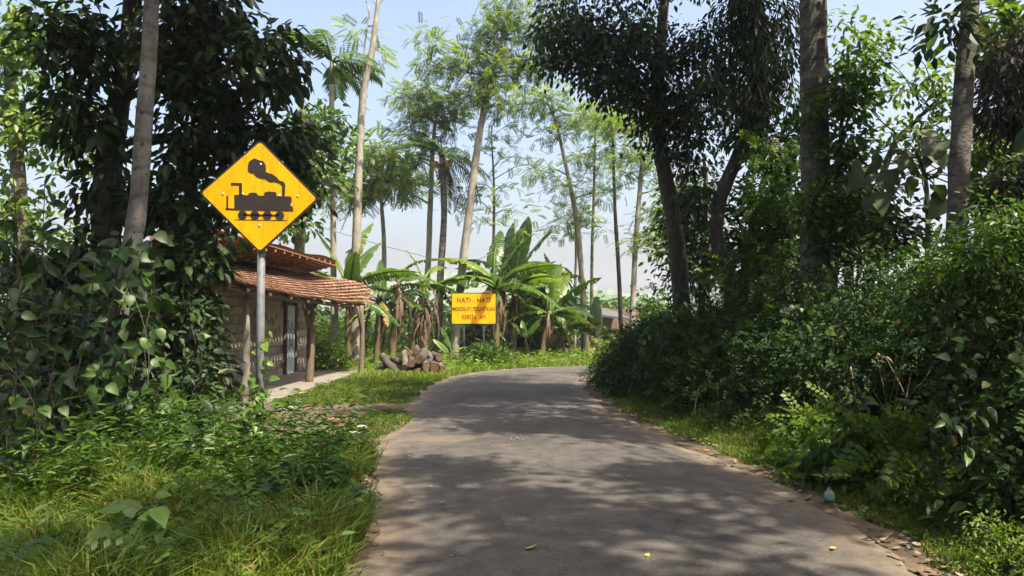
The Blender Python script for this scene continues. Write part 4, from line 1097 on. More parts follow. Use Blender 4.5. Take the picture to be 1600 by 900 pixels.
# ------------------------------------------------------------------ the text sign
TY = 27.0
tb = at(740, 570, TY); tb[2] = gheight(tb[0], TY)
tsign = empty('text_warning_sign', tb, 'yellow rectangular sign with dark lettering on two posts by the bend', 'sign')
c0, c1 = at(705, 457.5, TY), at(775.5, 507, TY)
W2, H2 = (c1[0] - c0[0]) / 2, (c0[2] - c1[2]) / 2
cx, cz = (c0[0] + c1[0]) / 2, (c0[2] + c1[2]) / 2
def rrect(name, w, h, r, y0, y1, mat):
    P = rounded([(-w, -h), (w, -h), (w, h), (-w, h)], r)
    n = len(P); g = Geo()
    g.add([[cx + x, y0, cz + z] for x, z in P] + [[cx + x, y1, cz + z] for x, z in P],
          [A([list(range(n))]), A([list(range(n, 2 * n))[::-1]]), A([[i, n + i, n + (i + 1) % n, (i + 1) % n] for i in range(n)])])
    return g.build(name, mat, tsign)
rrect('plate', W2, H2, .05, TY, TY + .015, BROWNINK)
rrect('yellow_face', W2 - .03, H2 - .03, .04, TY - .006, TY - .001, YELLOW)
def text_line(s, zc, h, w):
    cu = bpy.data.curves.new('lettering', 'FONT')
    cu.body = s; cu.align_x = 'CENTER'; cu.size = 1; cu.extrude = .002; cu.offset = .012; cu.space_character = 1.1
    o = bpy.data.objects.new('tmp', cu); COL.objects.link(o)
    dg = bpy.context.evaluated_depsgraph_get()
    me = bpy.data.meshes.new_from_object(o.evaluated_get(dg)); me.name = 'lettering'
    bpy.data.objects.remove(o)
    co = A([v.co[:] for v in me.vertices])
    mn, mx = co.min(0), co.max(0)
    sx, sz = w / (mx[0] - mn[0]), h / (mx[1] - mn[1])
    L = A(tsign.location)
    for v, c in zip(me.vertices, co):
        v.co = ((c[0] - (mn[0] + mx[0]) / 2) * sx + cx - L[0], TY - .009 - c[2] - L[1], (c[1] - (mn[1] + mx[1]) / 2) * sz + zc - L[2])
    me.materials.clear(); me.materials.append(BROWNINK)
    tag(link('lettering', me, tsign), kind='stuff')
kz = TY / FPX
z_of = lambda zy: at(740, 440 + zy / 9.0, TY)[2]
text_line('HATI - HATI', z_of(260), 72 / 9 * kz, 465 / 9 * kz)
text_line('MENDEKATI PERLINTASAN', z_of(385), 62 / 9 * kz, 592 / 9 * kz)
text_line('KERETA  API', z_of(499), 62 / 9 * kz, 330 / 9 * kz)
for px in (724.5, 755.5):
    p = at(px, 480, TY)
    g = Geo(); g.tube([A([p[0], TY + .05, -.2]), A([p[0], TY + .05, p[2]]), A([p[0], TY + .05, cz + H2 + .03])], .03, 10); g.build('post', GALV, tsign)

# ------------------------------------------------------------------ logs
LOGGREY = plain('log_bark', [(0.3, (0.045, 0.036, 0.028)), (0.7, (0.12, 0.10, 0.08))], 6, .9, .5, 25)
def log(a, b, r, label, grp='cut logs in the pile'):
    a, b = A(a, float), A(b, float)
    o = empty('log', a, label, 'log', grp)
    n = 7; r = r * .9
    P = smooth_path([a, (a + b) / 2 + RNG.normal(size=3) * r * .25, b], n)
    g = Geo(); g.tube(P, r * (1 + .06 * RNG.normal(size=n)), 10, cap=False, wob=.05); g.build('bark', BARKDARK if RNG.random() < .7 else LOGGREY, o)
    for e, s in ((a, -1), (b, 1)):
        d = unit(b - a) * s
        g = Geo(); g.tube([e - d * .02, e + d * .004], [r * .99, r * .93], 10); g.build('cut_end', CUT, o)
LX = lambda px, Y: (px - 800) / FPX * Y
def lp(zx, zy, Y):
    return at(580 + zx * .0875, 530 + zy * .0875, Y)
log(lp(200, 300, 22.3), lp(480, 610, 21.4), .115, 'long grey log leaning at the left of the pile')
log(lp(580, 250, 22.4), lp(600, 500, 21.5), .10, 'pale grey upright-leaning log in the middle of the pile')
log(lp(940, 230, 23.0), lp(850, 360, 21.7), .15, 'thick pale log on top of the pile, cut end facing the lane')
log(lp(810, 150, 23.2), lp(800, 225, 22.3), .10, 'small log at the very top of the pile')
log(lp(700, 330, 22.8), lp(720, 440, 21.6), .12, 'dark log in the heart of the pile under the thick pale log')
log(lp(600, 240, 23.4), lp(640, 260, 22.3), .09, 'short log with reddish end at the back of the pile')
log(lp(1100, 290, 23.2), lp(1220, 325, 22.2), .13, 'log with orange end, upper right of the pile')
log(lp(850, 330, 22.6), lp(1290, 470, 22.0), .06, 'thin dark pole slanting down the right side of the pile')
log(lp(800, 470, 22.8), lp(1000, 500, 21.6), .15, 'thick low log with orange end at the right of the pile')
log(lp(1060, 430, 22.6), lp(1130, 520, 21.55), .145, 'round orange cut log, rightmost of the low pair')
log(lp(1230, 440, 22.6), lp(1270, 520, 21.7), .08, 'small log at the right end of the pile')
log(lp(560, 600, 22.1), lp(790, 480, 22.3), .12, 'grey log lying low across the front of the pile')
log(lp(380, 350, 22.9), lp(560, 430, 22.2), .10, 'dark log crossing behind the long grey log')
log(lp(420, 470, 22.6), lp(640, 560, 21.9), .11, 'dark bottom log under the pale leaning log')
log(lp(110, 560, 22.2), lp(260, 480, 22.0), .10, 'short tan log lying left of the pile')
log(lp(700, 560, 21.9), lp(980, 560, 21.7), .09, 'lowest dark log along the foot of the pile')
log(lp(600, 140, 22.8), lp(740, 270, 22.4), .03, 'thin green-barked stick poking from the top of the pile')
log(lp(1000, 250, 23.3), lp(1180, 420, 22.4), .11, 'shaded log behind the orange upper right log')

# ------------------------------------------------------------------ far house and fence
fh = empty('far_house', at(940, 550, 40), 'distant house with low grey roof beyond the bend', 'house')
b0 = A(fh.location)
g = Geo(); g.box(b0 + A([-.2, 3, 1.1]), A([2.2, 2.6, 1.1])); g.build('wall', WOOD, fh)
g = Geo()
e0, e1 = at(895, 487, 38), at(985, 497, 38); r0, r1 = at(905, 474, 41), at(938, 483, 41)
V = [e0, e1, r1 + A([.6, 0, 0]), r0 - A([.4, 0, 0])]; V += [e0 + A([0, 6, 0]), e1 + A([0, 6, 0])]
g.add(A(V + [v + A([0, 0, -.1]) for v in V]), A([[0, 1, 2, 3], [3, 2, 5, 4], [6, 9, 8, 7], [9, 10, 11, 8], [0, 6, 7, 1]])); g.build('roof', ROOFGREY, fh)
g = Geo(); p = b0 + A([.9, .38, 1.0]); g.box(p, A([.35, .03, .9])); g.build('door', WOOD, fh)
g = Geo(); p = b0 + A([-1.1, .38, 1.3]); g.box(p, A([.4, .03, .4])); g.build('window', BLACK, fh)
fe = empty('concrete_fence', at(860, 552, 36.5), 'low grey block fence beyond the banana plants at the bend', 'fence')
b0 = A(fe.location); b0[2] = 0; fe.location.z = 0
for k in range(9):
    g = Geo(); g.box(b0 + A([k * .42 - .2, 0, .42]), A([.2, .05, .42])); g.build('panel', MORTAR, fe)
for k in range(4):
    g = Geo(); g.box(b0 + A([k * 1.26 - .41, -.01, .5]), A([.05, .07, .5])); g.build('post', CONC, fe)

# overhead cable
g = Geo(); P = [at(500, 500, 60) * 0 + at(*q) for q in ((420, 330, 40), (700, 408, 40), (790, 380, 42), (880, 338, 44), (1050, 250, 48), (1300, 120, 54))]
g.tube(smooth_path(P, 24), .012, 4)
tag(g.build('overhead_cable', BLACK), 'thin dark overhead cable crossing the sky behind the trees', 'cable')
# ------------------------------------------------------------------ hedge on the right
def bush_mesh(seed, r, n, tmpl, size, mat, per=16, crad=.14, droop=.35):
    global RNG
    old = RNG; RNG = np.random.default_rng(seed)
    u = unitrand(n); u[:, 2] = np.abs(u[:, 2]) * 1.0 - .12
    C = u * A(r) * (0.55 + 0.45 * RNG.random(n) ** .5)[:, None] * (1 + .18 * np.sin(u[:, :1] * 5 + seed) * np.cos(u[:, 1:2] * 6))
    C[:, 2] += 0.0
    g = Geo(); foliage(g, C, per, crad, tmpl, size, .8, droop, .9)
    s = Geo()
    for c in C[::3]: limb(s, A([RNG.normal() * .12, RNG.normal() * .12, -.1]), c, .02, .005, .05, 3, 5)
    me = g.mesh('foliage', mat), s.mesh('stems', BARKDARK)
    RNG = old
    return me
def put_bush(name, label, meshes, loc, rot, sc, cat='shrub', group=None):
    o = empty(name, loc, label, cat, group)
    for nm, me in zip(('foliage', 'stems'), meshes):
        c = link(nm, me, o); c.rotation_euler.z = rot; c.scale = sc
    return o
HB = [bush_mesh(100 + k, (1.25, 1.25, 2.0), 190, (PINN, PINNS, LEAF)[k % 3], (.16, .14, .085)[k % 3], HEDGE, (20, 20, 46)[k % 3], .17) for k in range(3)]
HBn = [bush_mesh(120 + k, (1.2, 1.2, 2.0), 260, (PINNS, LEAF)[k], (.12, .065)[k], HEDGE, (22, 60)[k], .15) for k in range(2)]
hedge = [  # x, y, scale xy, scale z, mesh
    (2.85, 19.2, .75, .55, HB[0]), (3.0, 17.4, .8, .85, HB[1]), (3.15, 15.7, .85, 1.0, HB[2]), (3.4, 14.0, .9, 1.06, HB[0]), (3.7, 12.4, .95, 1.04, HB[1]), (4.1, 10.8, .95, 1.04, HBn[0]),
    (4.4, 9.3, .95, 1.04, HBn[1]), (4.65, 7.9, .95, 1.06, HBn[0]), (4.8, 6.5, 1.0, 1.06, HBn[1]), (4.75, 5.1, 1.0, 1.06, HBn[0]), (4.8, 3.7, 1.0, 1.0, HBn[1])]
words = ['at the road bend', 'second from the bend', 'third from the bend', 'fourth from the bend', 'fifth from the bend', 'sixth from the bend', 'seventh from the bend, below the thick trunk', 'eighth from the bend', 'ninth from the bend, below the speckled trunk', 'tenth from the bend', 'nearest, at the right edge of the view']
for (x, y, s, sz, m), w in zip(hedge, words):
    put_bush('hedge_shrub', 'dense dark green hedge shrub, ' + w, m, (x, y, gheight(x, y) - .05), random.uniform(0, 6.3), (s, s, sz), group='shrubs of the right-hand hedge')
back = [(5.6, 18.5, 1.0, 1.1), (5.5, 15.0, 1.1, 1.15), (5.9, 12.0, 1.1, 1.2), (6.3, 9.3, 1.1, 1.25), (6.6, 7.0, 1.1, 1.3), (6.6, 5.0, 1.0, 1.25)]
for i, (x, y, s, sz) in enumerate(back):
    put_bush('hedge_shrub', 'taller shrub in the back row of the hedge, ' + ('at the bend', 'second from the bend', 'third from the bend', 'fourth from the bend', 'fifth from the bend', 'nearest')[i], HB[i % 3], (x, y, .3), i * 1.3, (s, s, sz), group='back row of the right-hand hedge')
# sunlit shrubs before the hedge
SH = [bush_mesh(140, (.55, .5, .75), 60, LANCE, .13, MID, 9, .10, .3), bush_mesh(141, (.5, .5, .8), 55, PINN, .24, LITE, 7, .12, .3), bush_mesh(142, (.6, .6, .8), 110, LEAF, .07, LITE, 14, .10, .3)]
for (px, y, k, s, lab) in ((1335, 7.3, 0, 1.0, 'broad-leaved light green bush in front of the dark hedge'), (1290, 8.0, 1, .95, 'feathery pale green bush before the hedge, left of the broad-leaved bush'), (1470, 6.6, 1, 1.15, 'feathery bush in the verge on the right, below the hedge'),
                           (1430, 6.3, 2, .6, 'small fine-leaved bush at the lower right verge'), (1560, 5.6, 0, .85, 'leafy bush at the lower right corner'), (1560, 4.7, 2, .5, 'low sprouting bush in the bottom right corner')):
    x = LX(px, y); put_bush('verge_bush', lab, SH[k], (x, y, gheight(x, y) - .03), random.uniform(0, 6), (s, s, s), 'bush', 'bushes in the right verge')
# bright leafy mass on top of the hedge at the right
for (px, py, d, lab) in ((1480, 420, 6.6, 'sunlit bright green climber spilling over the top of the hedge at right'), (1570, 360, 6.3, 'bright green climber on the hedge top at the right edge')):
    tree('hedge_climber', lab, [at(px + 30, 700, d), at(px + 20, 500, d), at(px, py + 30, d)], [.03, .025, .012],
         [cl(px, py, d, 60, 45, 16), cl(px - 40, py + 40, d - .2, 45, 40, 12), cl(px + 50, py + 10, d, 45, 45, 12), cl(px + 10, py + 70, d - .2, 60, 40, 14)], 42, .13, LEAF, .06, MID, BARKDARK, cat='climber')
# arching vine-wrapped bough at the right edge
g = Geo()
bough = empty('vine_arch', ground_at(1535, 9.0), 'arching bough smothered in dark creepers at the right edge', 'vine')
P = smooth_path([at(1535, 380, 9), at(1545, 310, 9), at(1575, 270, 9), at(1640, 250, 9)], 14)
g.tube(np.r_[[A(bough.location)], P], .035, 6); g.build('stem', BARKDARK, bough)
g = Geo(); foliage(g, [P + A([0, 0, -.05]), P + A([0, 0, -.12])], 60, .11, LEAF, .08, DK and 1, .5, 1.0); g.build('leaves', DK, bough)

# other species growing through the hedge
HM_H, LM_H = leafmesh('leaf', HEART, BIGLEAF), leafmesh('leaf', LANCE, BIGLEAF)
HEDGE_EXTRA = [('heart-leaved creeper hanging over the hedge below the thick grey trunk', 1290, 9.0, [(1250, 470), (1290, 500), (1320, 470), (1270, 540)], .09, 0),
               ('broad-leaved sapling poking from the hedge behind the feathery bush', 1340, 7.6, [(1330, 560), (1360, 580), (1310, 590), (1345, 620)], .11, 1),
               ('light heart-leaved creeper on the hedge face at the right edge', 1540, 6.2, [(1480, 480), (1530, 500), (1570, 540), (1500, 560), (1550, 600)], .08, 0),
               ('long-leaved sapling low in the hedge at the lower right', 1500, 6.0, [(1450, 640), (1490, 660), (1530, 640), (1510, 700)], .11, 1)]

# pale big-leaved plant between the right trunks
bl = empty('big_leaf_plant', ground_at(1440, 10.6), 'plant with huge pale leaves between the thick and the speckled trunk', 'plant')
g = Geo(); st = smooth_path([A(bl.location), at(1450, 340, 10.6), at(1440, 250, 10.6)], 10); g.tube(st, np.linspace(.05, .02, 10), 7)
_V = HEART[0] * A([1.0, 1, 1.3]); _V[:, 2] += .05 * np.sin(_V[:, 1] * 14) * (np.abs(_V[:, 0]) > .05)
BLM = leafmesh('leaf', (_V, HEART[1]), TEAK)
spots0 = 0
spots = [(1370, 240, 1360, 300), (1395, 215, 1400, 270), (1440, 205, 1480, 235), (1425, 250, 1440, 310), (1455, 235, 1490, 260), (1470, 260, 1450, 300), (1400, 265, 1375, 320), (1415, 290, 1445, 335), (1460, 290, 1490, 320), (1385, 300, 1365, 335), (1520, 300, 1545, 320), (1530, 325, 1545, 345), (1350, 265, 1330, 300), (1410, 235, 1420, 280), (1465, 220, 1440, 265), (1450, 320, 1475, 350), (1380, 270, 1400, 315), (1500, 280, 1525, 300), (1490, 240, 1520, 265), (1430, 280, 1405, 320), (1475, 310, 1455, 345), (1360, 310, 1345, 340)]
pos, dr, nr, sz = [], [], [], []
for a, b, c, d in spots:
    p, q = at(a, b, 10.6 + random.uniform(-.4, .2)), at(c, d, 10.4 + random.uniform(-.5, .2))
    pos.append(p); dr.append(q - p); nr.append(A([random.uniform(-.9, .9), random.uniform(-.8, .2), random.uniform(.2, 1)])); sz.append(np.linalg.norm(q - p) * .62)
    limb(g, st[7 + len(pos) % 3], p, .012, .006, .1, 4, 5)
g.build('stem', STEM, bl)
leaf_objects(bl, BLM, A(pos), A(dr), A(nr), A(sz))

# ------------------------------------------------------------------ left foreground plants with leaves one can pick out
HM_BIG, HM_VINE, LM_BIG = leafmesh('leaf', HEART, BIGLEAF), leafmesh('leaf', HEART, VINELEAF), leafmesh('leaf', LANCE, BIGLEAF)
LM_NAR = leafmesh('leaf', (LANCE[0] * A([.62, 1.15, 1.6]), LANCE[1]), BIGLEAF)
def leafy(name, label, cat, base, stems, per, size, me, spread=.12, stem_m=STEM, rad=.012, face=(0, -.7, .6), group=None, hang=.5, jit=.5):
    """stems: lists of points; leaves are single objects set along them on petioles"""
    root = empty(name, base, label, cat, group)
    g = Geo(); pos, dr, nr, sz = [], [], [], []
    for s in stems:
        P = smooth_path(s, 14); g.tube(P, np.linspace(rad, rad * .4, 14), 5, cap=False)
        for i in range(per):
            q = .08 + .92 * (i + random.random() * .6) / per
            j = q * 13; k = min(int(j), 12); p = P[k] * (1 - (j - k)) + P[k + 1] * (j - k)
            o = unit(RNG.normal(size=3) * A([1, 1, .6]) + A([0, -.4, 0.1]))
            e = p + o * spread * (0.5 + RNG.random())
            g.tube([p, (p + e) / 2 + A([0, 0, .02]), e], rad * .25, 3, cap=False)
            pos.append(e); dr.append(o + A([0, 0, -hang]) + RNG.normal(size=3) * .25); nr.append(A(face) + RNG.normal(size=3) * jit); sz.append(size * random.uniform(.6, 1.25))
    g.build('stem', stem_m, root)
    leaf_objects(root, me, A(pos), A(dr), A(nr), A(sz))
    return root
# vine up the sign pole
gbx = A([gb[0], SY - .02, gb[2]])
sp = [[gbx + A([.05 * math.cos(a * 7 + k), -.05 + .05 * math.sin(a * 7 + k), a * h]) for a in np.linspace(0, 1, 9)] for k, h in ((0, 1.5), (2, .95), (4, .7), (1, 1.2))]
leafy('creeper', 'bright green creeper climbing the foot of the train sign pole', 'creeper', gbx, sp, 26, .10, HM_VINE, .075, rad=.005)
for lab, px, d, tips, sz_, k in HEDGE_EXTRA:
    b = ground_at(px, d)
    leafy('hedge_creeper' if k == 0 else 'hedge_sapling', lab, 'creeper' if k == 0 else 'sapling', b, [[A(b), A(b) * .4 + at(px_, py_, d - .55) * .6 + A([0, .15, .1]), at(px_, py_, d - .9)] for px_, py_ in tips], 18, sz_, HM_H if k == 0 else LM_H, .08, rad=.006, stem_m=BARKDARK)
STRAW = plain('dry_straw', [(.3, (.12, .085, .05)), (.7, (.2, .15, .09))], 9, .9, 0)
def dry_stalks(label, px, d, tops):
    b = ground_at(px, d); root = empty('dry_stalks', b, label, 'dry weeds')
    for (tx, ty) in tops:
        t = at(tx, ty, d + random.uniform(-.3, .3)); a = A(b) + RNG.normal(size=3) * A([.15, .15, 0])
        P = smooth_path([a, (a + t) / 2 + A([0, 0, .15]), t, t + A([random.uniform(-.08, .08), 0, -.05])], 10)
        g = Geo(); g.tube(P, np.linspace(.006, .003, 10), 4); g.tube(P[-3:], [.009, .014, .007], 5); g.build('stalk', STRAW, root)
dry_stalks('brown dry weed stalks standing above the verge bushes on the right', 1370, 7.2, [(1330, 575), (1350, 590), (1385, 560), (1400, 590), (1425, 580), (1300, 600), (1440, 600), (1370, 555), (1455, 575), (1415, 550)])
# creeper on the pale trunk
T = [at(170, 740, 7.5), at(180, 600, 7.5), at(200, 480, 7.5), at(212, 380, 7.5)]
leafy('creeper', 'dark creeper wrapping the lower pale trunk', 'creeper', T[0], [[t + A([dx, dy, 0]) + RNG.normal(size=3) * .05 for t in T] for dx, dy in ((-.12, -.1), (0, -.16), (.13, -.1), (.2, 0), (-.22, -.05))], 30, .17, HM_BIG, .16, rad=.008)
# the leafy shrub at the left edge
def stems_to(base, tips, d):
    out = []
    for (px, py) in tips:
        t = at(px, py, d + random.uniform(-.5, .6))
        out.append([A(base) + RNG.normal(size=3) * A([.25, .2, 0]), (A(base) * .45 + t * .55) + A([RNG.normal() * .1, 0, .15]), t])
    return out
b = ground_at(50, 6.4)
leafy('leafy_shrub', 'tall shrub with long glossy leaves at the left edge of the view', 'shrub', b, stems_to(b, [(20, 260), (70, 290), (10, 340), (60, 380), (110, 350), (150, 390), (20, 440), (90, 450), (40, 520), (-30, 300), (-30, 420), (120, 500)], 6.2), 22, .15, [LM_BIG, LM_NAR, LM_BIG], .12, rad=.008, stem_m=BARKDARK)
b = ground_at(20, 5.8)
leafy('leafy_shrub', 'low broad-leaved shrub at the lower left edge, under the tall shrub', 'shrub', b, stems_to(b, [(10, 480), (50, 530), (20, 590), (60, 620), (-20, 540), (90, 600)], 5.7), 16, .11, [HM_BIG, LM_BIG], .1, rad=.007, stem_m=BARKDARK)
b = ground_at(215, 7.0)
leafy('leafy_shrub', 'broad heart-leaved creeper shrub in front of the pale trunk', 'shrub', b, stems_to(b, [(195, 430), (235, 480), (225, 540), (255, 570), (180, 560), (235, 620), (265, 600), (190, 630), (205, 500)], 7.0), 15, .13, [HM_BIG, HM_BIG, LM_BIG], .11, rad=.007, stem_m=BARKDARK)
b = ground_at(290, 8.6)
leafy('leafy_shrub', 'shaded shrub in front of the hut, left of the train sign pole', 'shrub', b, stems_to(b, [(300, 500), (275, 540), (310, 560), (290, 600), (260, 610), (325, 600), (285, 460), (245, 570)], 8.8), 18, .11, [HM_BIG, LM_NAR], .1, rad=.007, stem_m=BARKDARK)
b = ground_at(230, 4.45)
leafy('weed_rosette', 'large-leaved weed rising at the bottom left', 'weed', b, stems_to(b, [(235, 800), (200, 815), (270, 810), (250, 790)], 4.4), 8, .11, HM_VINE, .10, rad=.008, face=(0, -.2, 1), hang=.1)
b = ground_at(500, 5.7)
leafy('weed_clump', 'dark broad-leaved weed clump at the edge of the left verge', 'weed', b, stems_to(b, [(460, 730), (490, 745), (510, 770), (440, 770), (480, 790), (520, 800), (500, 830), (530, 780)], 5.5), 14, .10, HM_BIG, .07, rad=.006, face=(0, -.3, 1), hang=.2)
b = ground_at(300, 6.2)
leafy('weed_clump', 'upright weed with pale narrow leaves behind the verge grass', 'weed', b, stems_to(b, [(280, 650), (310, 640), (340, 655), (300, 680)], 6.0), 14, .13, LM_BIG, .06, rad=.006, face=(0, -.3, 1), hang=.1)

# ------------------------------------------------------------------ grass and low weeds (uncountable)
def scatter(n, x0, x1, y0, y1, keep, near=True):
    x = RNG.uniform(x0, x1, n)
    y = RNG.uniform(y0, y1, n)
    m = keep(x, y)
    return x[m], y[m]
def fbm(x, y, s=1.0, k=0):
    return (np.sin(x * 1.9 * s + k) * np.cos(y * 2.3 * s + 1.3 * k) + .6 * np.sin(x * 4.3 * s - y * 3.1 * s + k) + .4 * np.cos(x * 7.7 * s + y * 6.1 * s)) / 2
def grass(name, label, x, y, h, w, mat, lean=.5, tbias=0.0):
    N = len(x); g = Geo()
    z = gheight(x, y) - .01
    a = RNG.uniform(0, 2 * math.pi, N)
    hh = h * (0.45 + 0.8 * RNG.random(N))
    ln_ = lean * RNG.random(N) * hh
    dx, dy = np.cos(a), np.sin(a)
    b = RNG.uniform(0, 2 * math.pi, N); wx, wy = np.cos(b) * w, np.sin(b) * w
    P = np.stack([np.stack([x - wx, y - wy, z], -1), np.stack([x + wx, y + wy, z], -1),
                  np.stack([x + dx * ln_ * .35 - wx * .7, y + dy * ln_ * .35 - wy * .7, z + hh * .6], -1), np.stack([x + dx * ln_ * .35 + wx * .7, y + dy * ln_ * .35 + wy * .7, z + hh * .6], -1),
                  np.stack([x + dx * ln_, y + dy * ln_, z + hh * (1 - .25 * lean)], -1)], 1)
    off = (np.arange(N) * 5)[:, None]
    tint = np.clip(RNG.normal(.45 + tbias, .22, N) + .15 * fbm(x, y, 1.0), 0, 1)
    g.add(P.reshape(-1, 3), [off + A([0, 1, 3, 2]), off + A([2, 3, 4])], np.repeat(tint, 5))
    return tag(g.build(name, mat), label, 'grass', kind='stuff')
def in_island(x, y): return ((x + 1.95) / .42) ** 2 + ((y - 11.6) / 1.6) ** 2 < 1
# near left
k_left = lambda x, y: (x < left_edge(y) - .14 - .09 * np.sin(y * 3) - .06 * np.sin(y * 7)) & (x > -0.75 * y) & (y < 8.0 + .45 * fbm(x, y, .8) - .10 * (x + 2)) 
x, y = scatter(130000, -6.2, -.9, 3.4, 10, k_left)
grass('verge_grass', 'tall mixed grass of the near left verge', x, y, .46 + .24 * fbm(x, y, .9), .006, GRASS, 1.0, .1)
x, y = scatter(26000, -10, -3.2, 8, 16, lambda x, y: (x > -.8 * y) & (x < -3.0 - .25 * (y - 8)) & ~((y > 8.8) & (y < 13.8) & (x > -5.5)))
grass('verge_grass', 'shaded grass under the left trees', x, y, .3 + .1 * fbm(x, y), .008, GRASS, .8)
k_strip = lambda x, y: (((x < left_edge(y) - .12 - .1 * np.sin(y * 5)) & (x > -4.5 + .12 * np.sin(y * 3)) & (y > 14.2 + .4 * fbm(x, y) + .35 * np.clip(-2.2 - x, -.5, 0) * 2)) | in_island(x, y)) & (y < 21)
x, y = scatter(60000, -4.6, -1.4, 9.5, 21, k_strip)
grass('lawn_strip', 'short grass between the dirt track and the hut porch', x, y, .11 + .05 * fbm(x, y, 1.4), .007, GRASS, .8, .08)
def beyond(x, y):
    yl = np.interp(x, [-1.9, -1.75, -1.2, .1, 2.2, 5, 10, 20], [19, 20.2, 22.4, 24.4, 25.8, 26.9, 28.2, 30])
    return (y > np.where(x < -1.8, 20.3, yl + .15)) & ~((x < -4.3) & (y < 24.5)) & (np.abs(x) < .75 * y)
x, y = scatter(90000, -12, 9, 20.3, 34, beyond)
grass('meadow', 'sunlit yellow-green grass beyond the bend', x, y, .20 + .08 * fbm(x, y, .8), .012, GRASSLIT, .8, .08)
x, y = scatter(40000, -30, 14, 33, 75, lambda x, y: np.abs(x) < .8 * y)
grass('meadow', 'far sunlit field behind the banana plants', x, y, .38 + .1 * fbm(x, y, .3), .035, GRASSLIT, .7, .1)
hx = lambda y: np.interp(y, [3, 6, 9, 12, 15, 18, 20], [4.2, 4.2, 3.8, 3.3, 2.8, 2.6, 2.7])
x, y = scatter(150000, 1.8, 4.6, 3.2, 20, lambda x, y: (x > right_edge(y) + .24 + .16 * fbm(x, y, 2.2) + .03 * np.clip(9 - y, 0, 9) * 0) & (x < hx(y)) & (RNG.random(len(x)) < np.clip(9 / y, .3, 1)))
dr_ = np.clip((x - right_edge(y) - .3) / .8, .25, 1)
grass('verge_grass', 'lush long grass along the foot of the right hedge', x, y, (.34 + .12 * fbm(x, y, 1.1)) * dr_, .0055, GRASS, 1.0, .12)
# herbs between the grass
def herbs(name, label, x, y, h, size, mat, tmpl=LEAF, per=7):
    g = Geo(); N = len(x); z = gheight(x, y)
    hh = h * (.4 + .8 * RNG.random(N))
    C = np.repeat(np.c_[x, y, z], per, 0); q = np.tile(np.linspace(.25, 1, per), N)
    P = C + np.c_[RNG.normal(size=(N * per, 2)) * .03, q * np.repeat(hh, per)]
    a = np.tile(np.arange(per) * 2.4, N) + np.repeat(RNG.uniform(0, 6, N), per)
    d = np.c_[np.cos(a), np.sin(a), RNG.uniform(-.3, .5, N * per)]
    g.inst(tmpl, P, frames(d, A([0, 0, 1]) + RNG.normal(size=(N * per, 3)) * .3), size * (.6 + .8 * RNG.random(N * per)), np.clip(RNG.normal(.5, .22, N * per), 0, 1))
    return tag(g.build(name, mat), label, 'weeds', kind='stuff')
x, y = scatter(1300, -6.2, -.9, 3.5, 9, lambda x, y: k_left(x, y) & (fbm(x, y, .7, 2) > -.25))
herbs('low_weeds', 'small leafy weeds growing through the left verge grass', x, y, .42, .07, MID)
x, y = scatter(1100, -2.4, -1.0, 4.2, 7.0, lambda x, y: k_left(x, y))
herbs('low_weeds', 'dark leafy weeds along the edge of the left verge', x, y, .30, .045, HEDGE, LEAF, 12)
x, y = scatter(1300, 1.9, 4.4, 3.5, 14, lambda x, y: (x > right_edge(y) + .75) & (x < hx(y)))
herbs('low_weeds', 'small leafy weeds in the right verge', x, y, .34, .06, MID)
x, y = scatter(1300, -8, 6, 22, 32, beyond)
herbs('low_weeds', 'leafy weeds in the sunny grass beyond the bend', x, y, .4, .14, LITE)
x, y = scatter(1300, -3.6, -1.25, 5.4, 8.2, lambda x, y: k_left(x, y) & (fbm(x, y, 1.1, 4) > -.1))
herbs('low_weeds', 'taller leafy weeds round the foot of the train sign pole', x, y, .78, .09, MID, NARROW, 12)
x, y = scatter(450, -4.5, -1.0, 3.6, 6.5, lambda x, y: k_left(x, y) & (fbm(x, y, 1.3, 7) > .1))
herbs('low_weeds', 'feathery weeds in the near left verge', x, y, .5, .12, MID, PINNS, 7)
# bush beside the text sign
put_bush('verge_bush', 'wispy green bush at the foot of the text sign', bush_mesh(150, (.75, .6, .8), 90, NARROW, .2, MID, 16, .16, -.2), ground_at(762, 25.6), 0, (1, 1, 1), 'bush')
put_bush('verge_bush', 'round leafy bush right of the sunny verge, at the bend', bush_mesh(151, (.9, .8, .9), 80, LEAF, .16, LITE, 16, .16, .2), ground_at(968, 28.5), 0, (1, 1, 1), 'bush')
put_bush('verge_bush', 'pale weed bush between the hut porch and the banana plants', bush_mesh(152, (.7, .6, 1.1), 70, LEAF, .2, LITE, 12, .18, .2), ground_at(505, 24.5), 0, (1, 1, 1), 'bush')

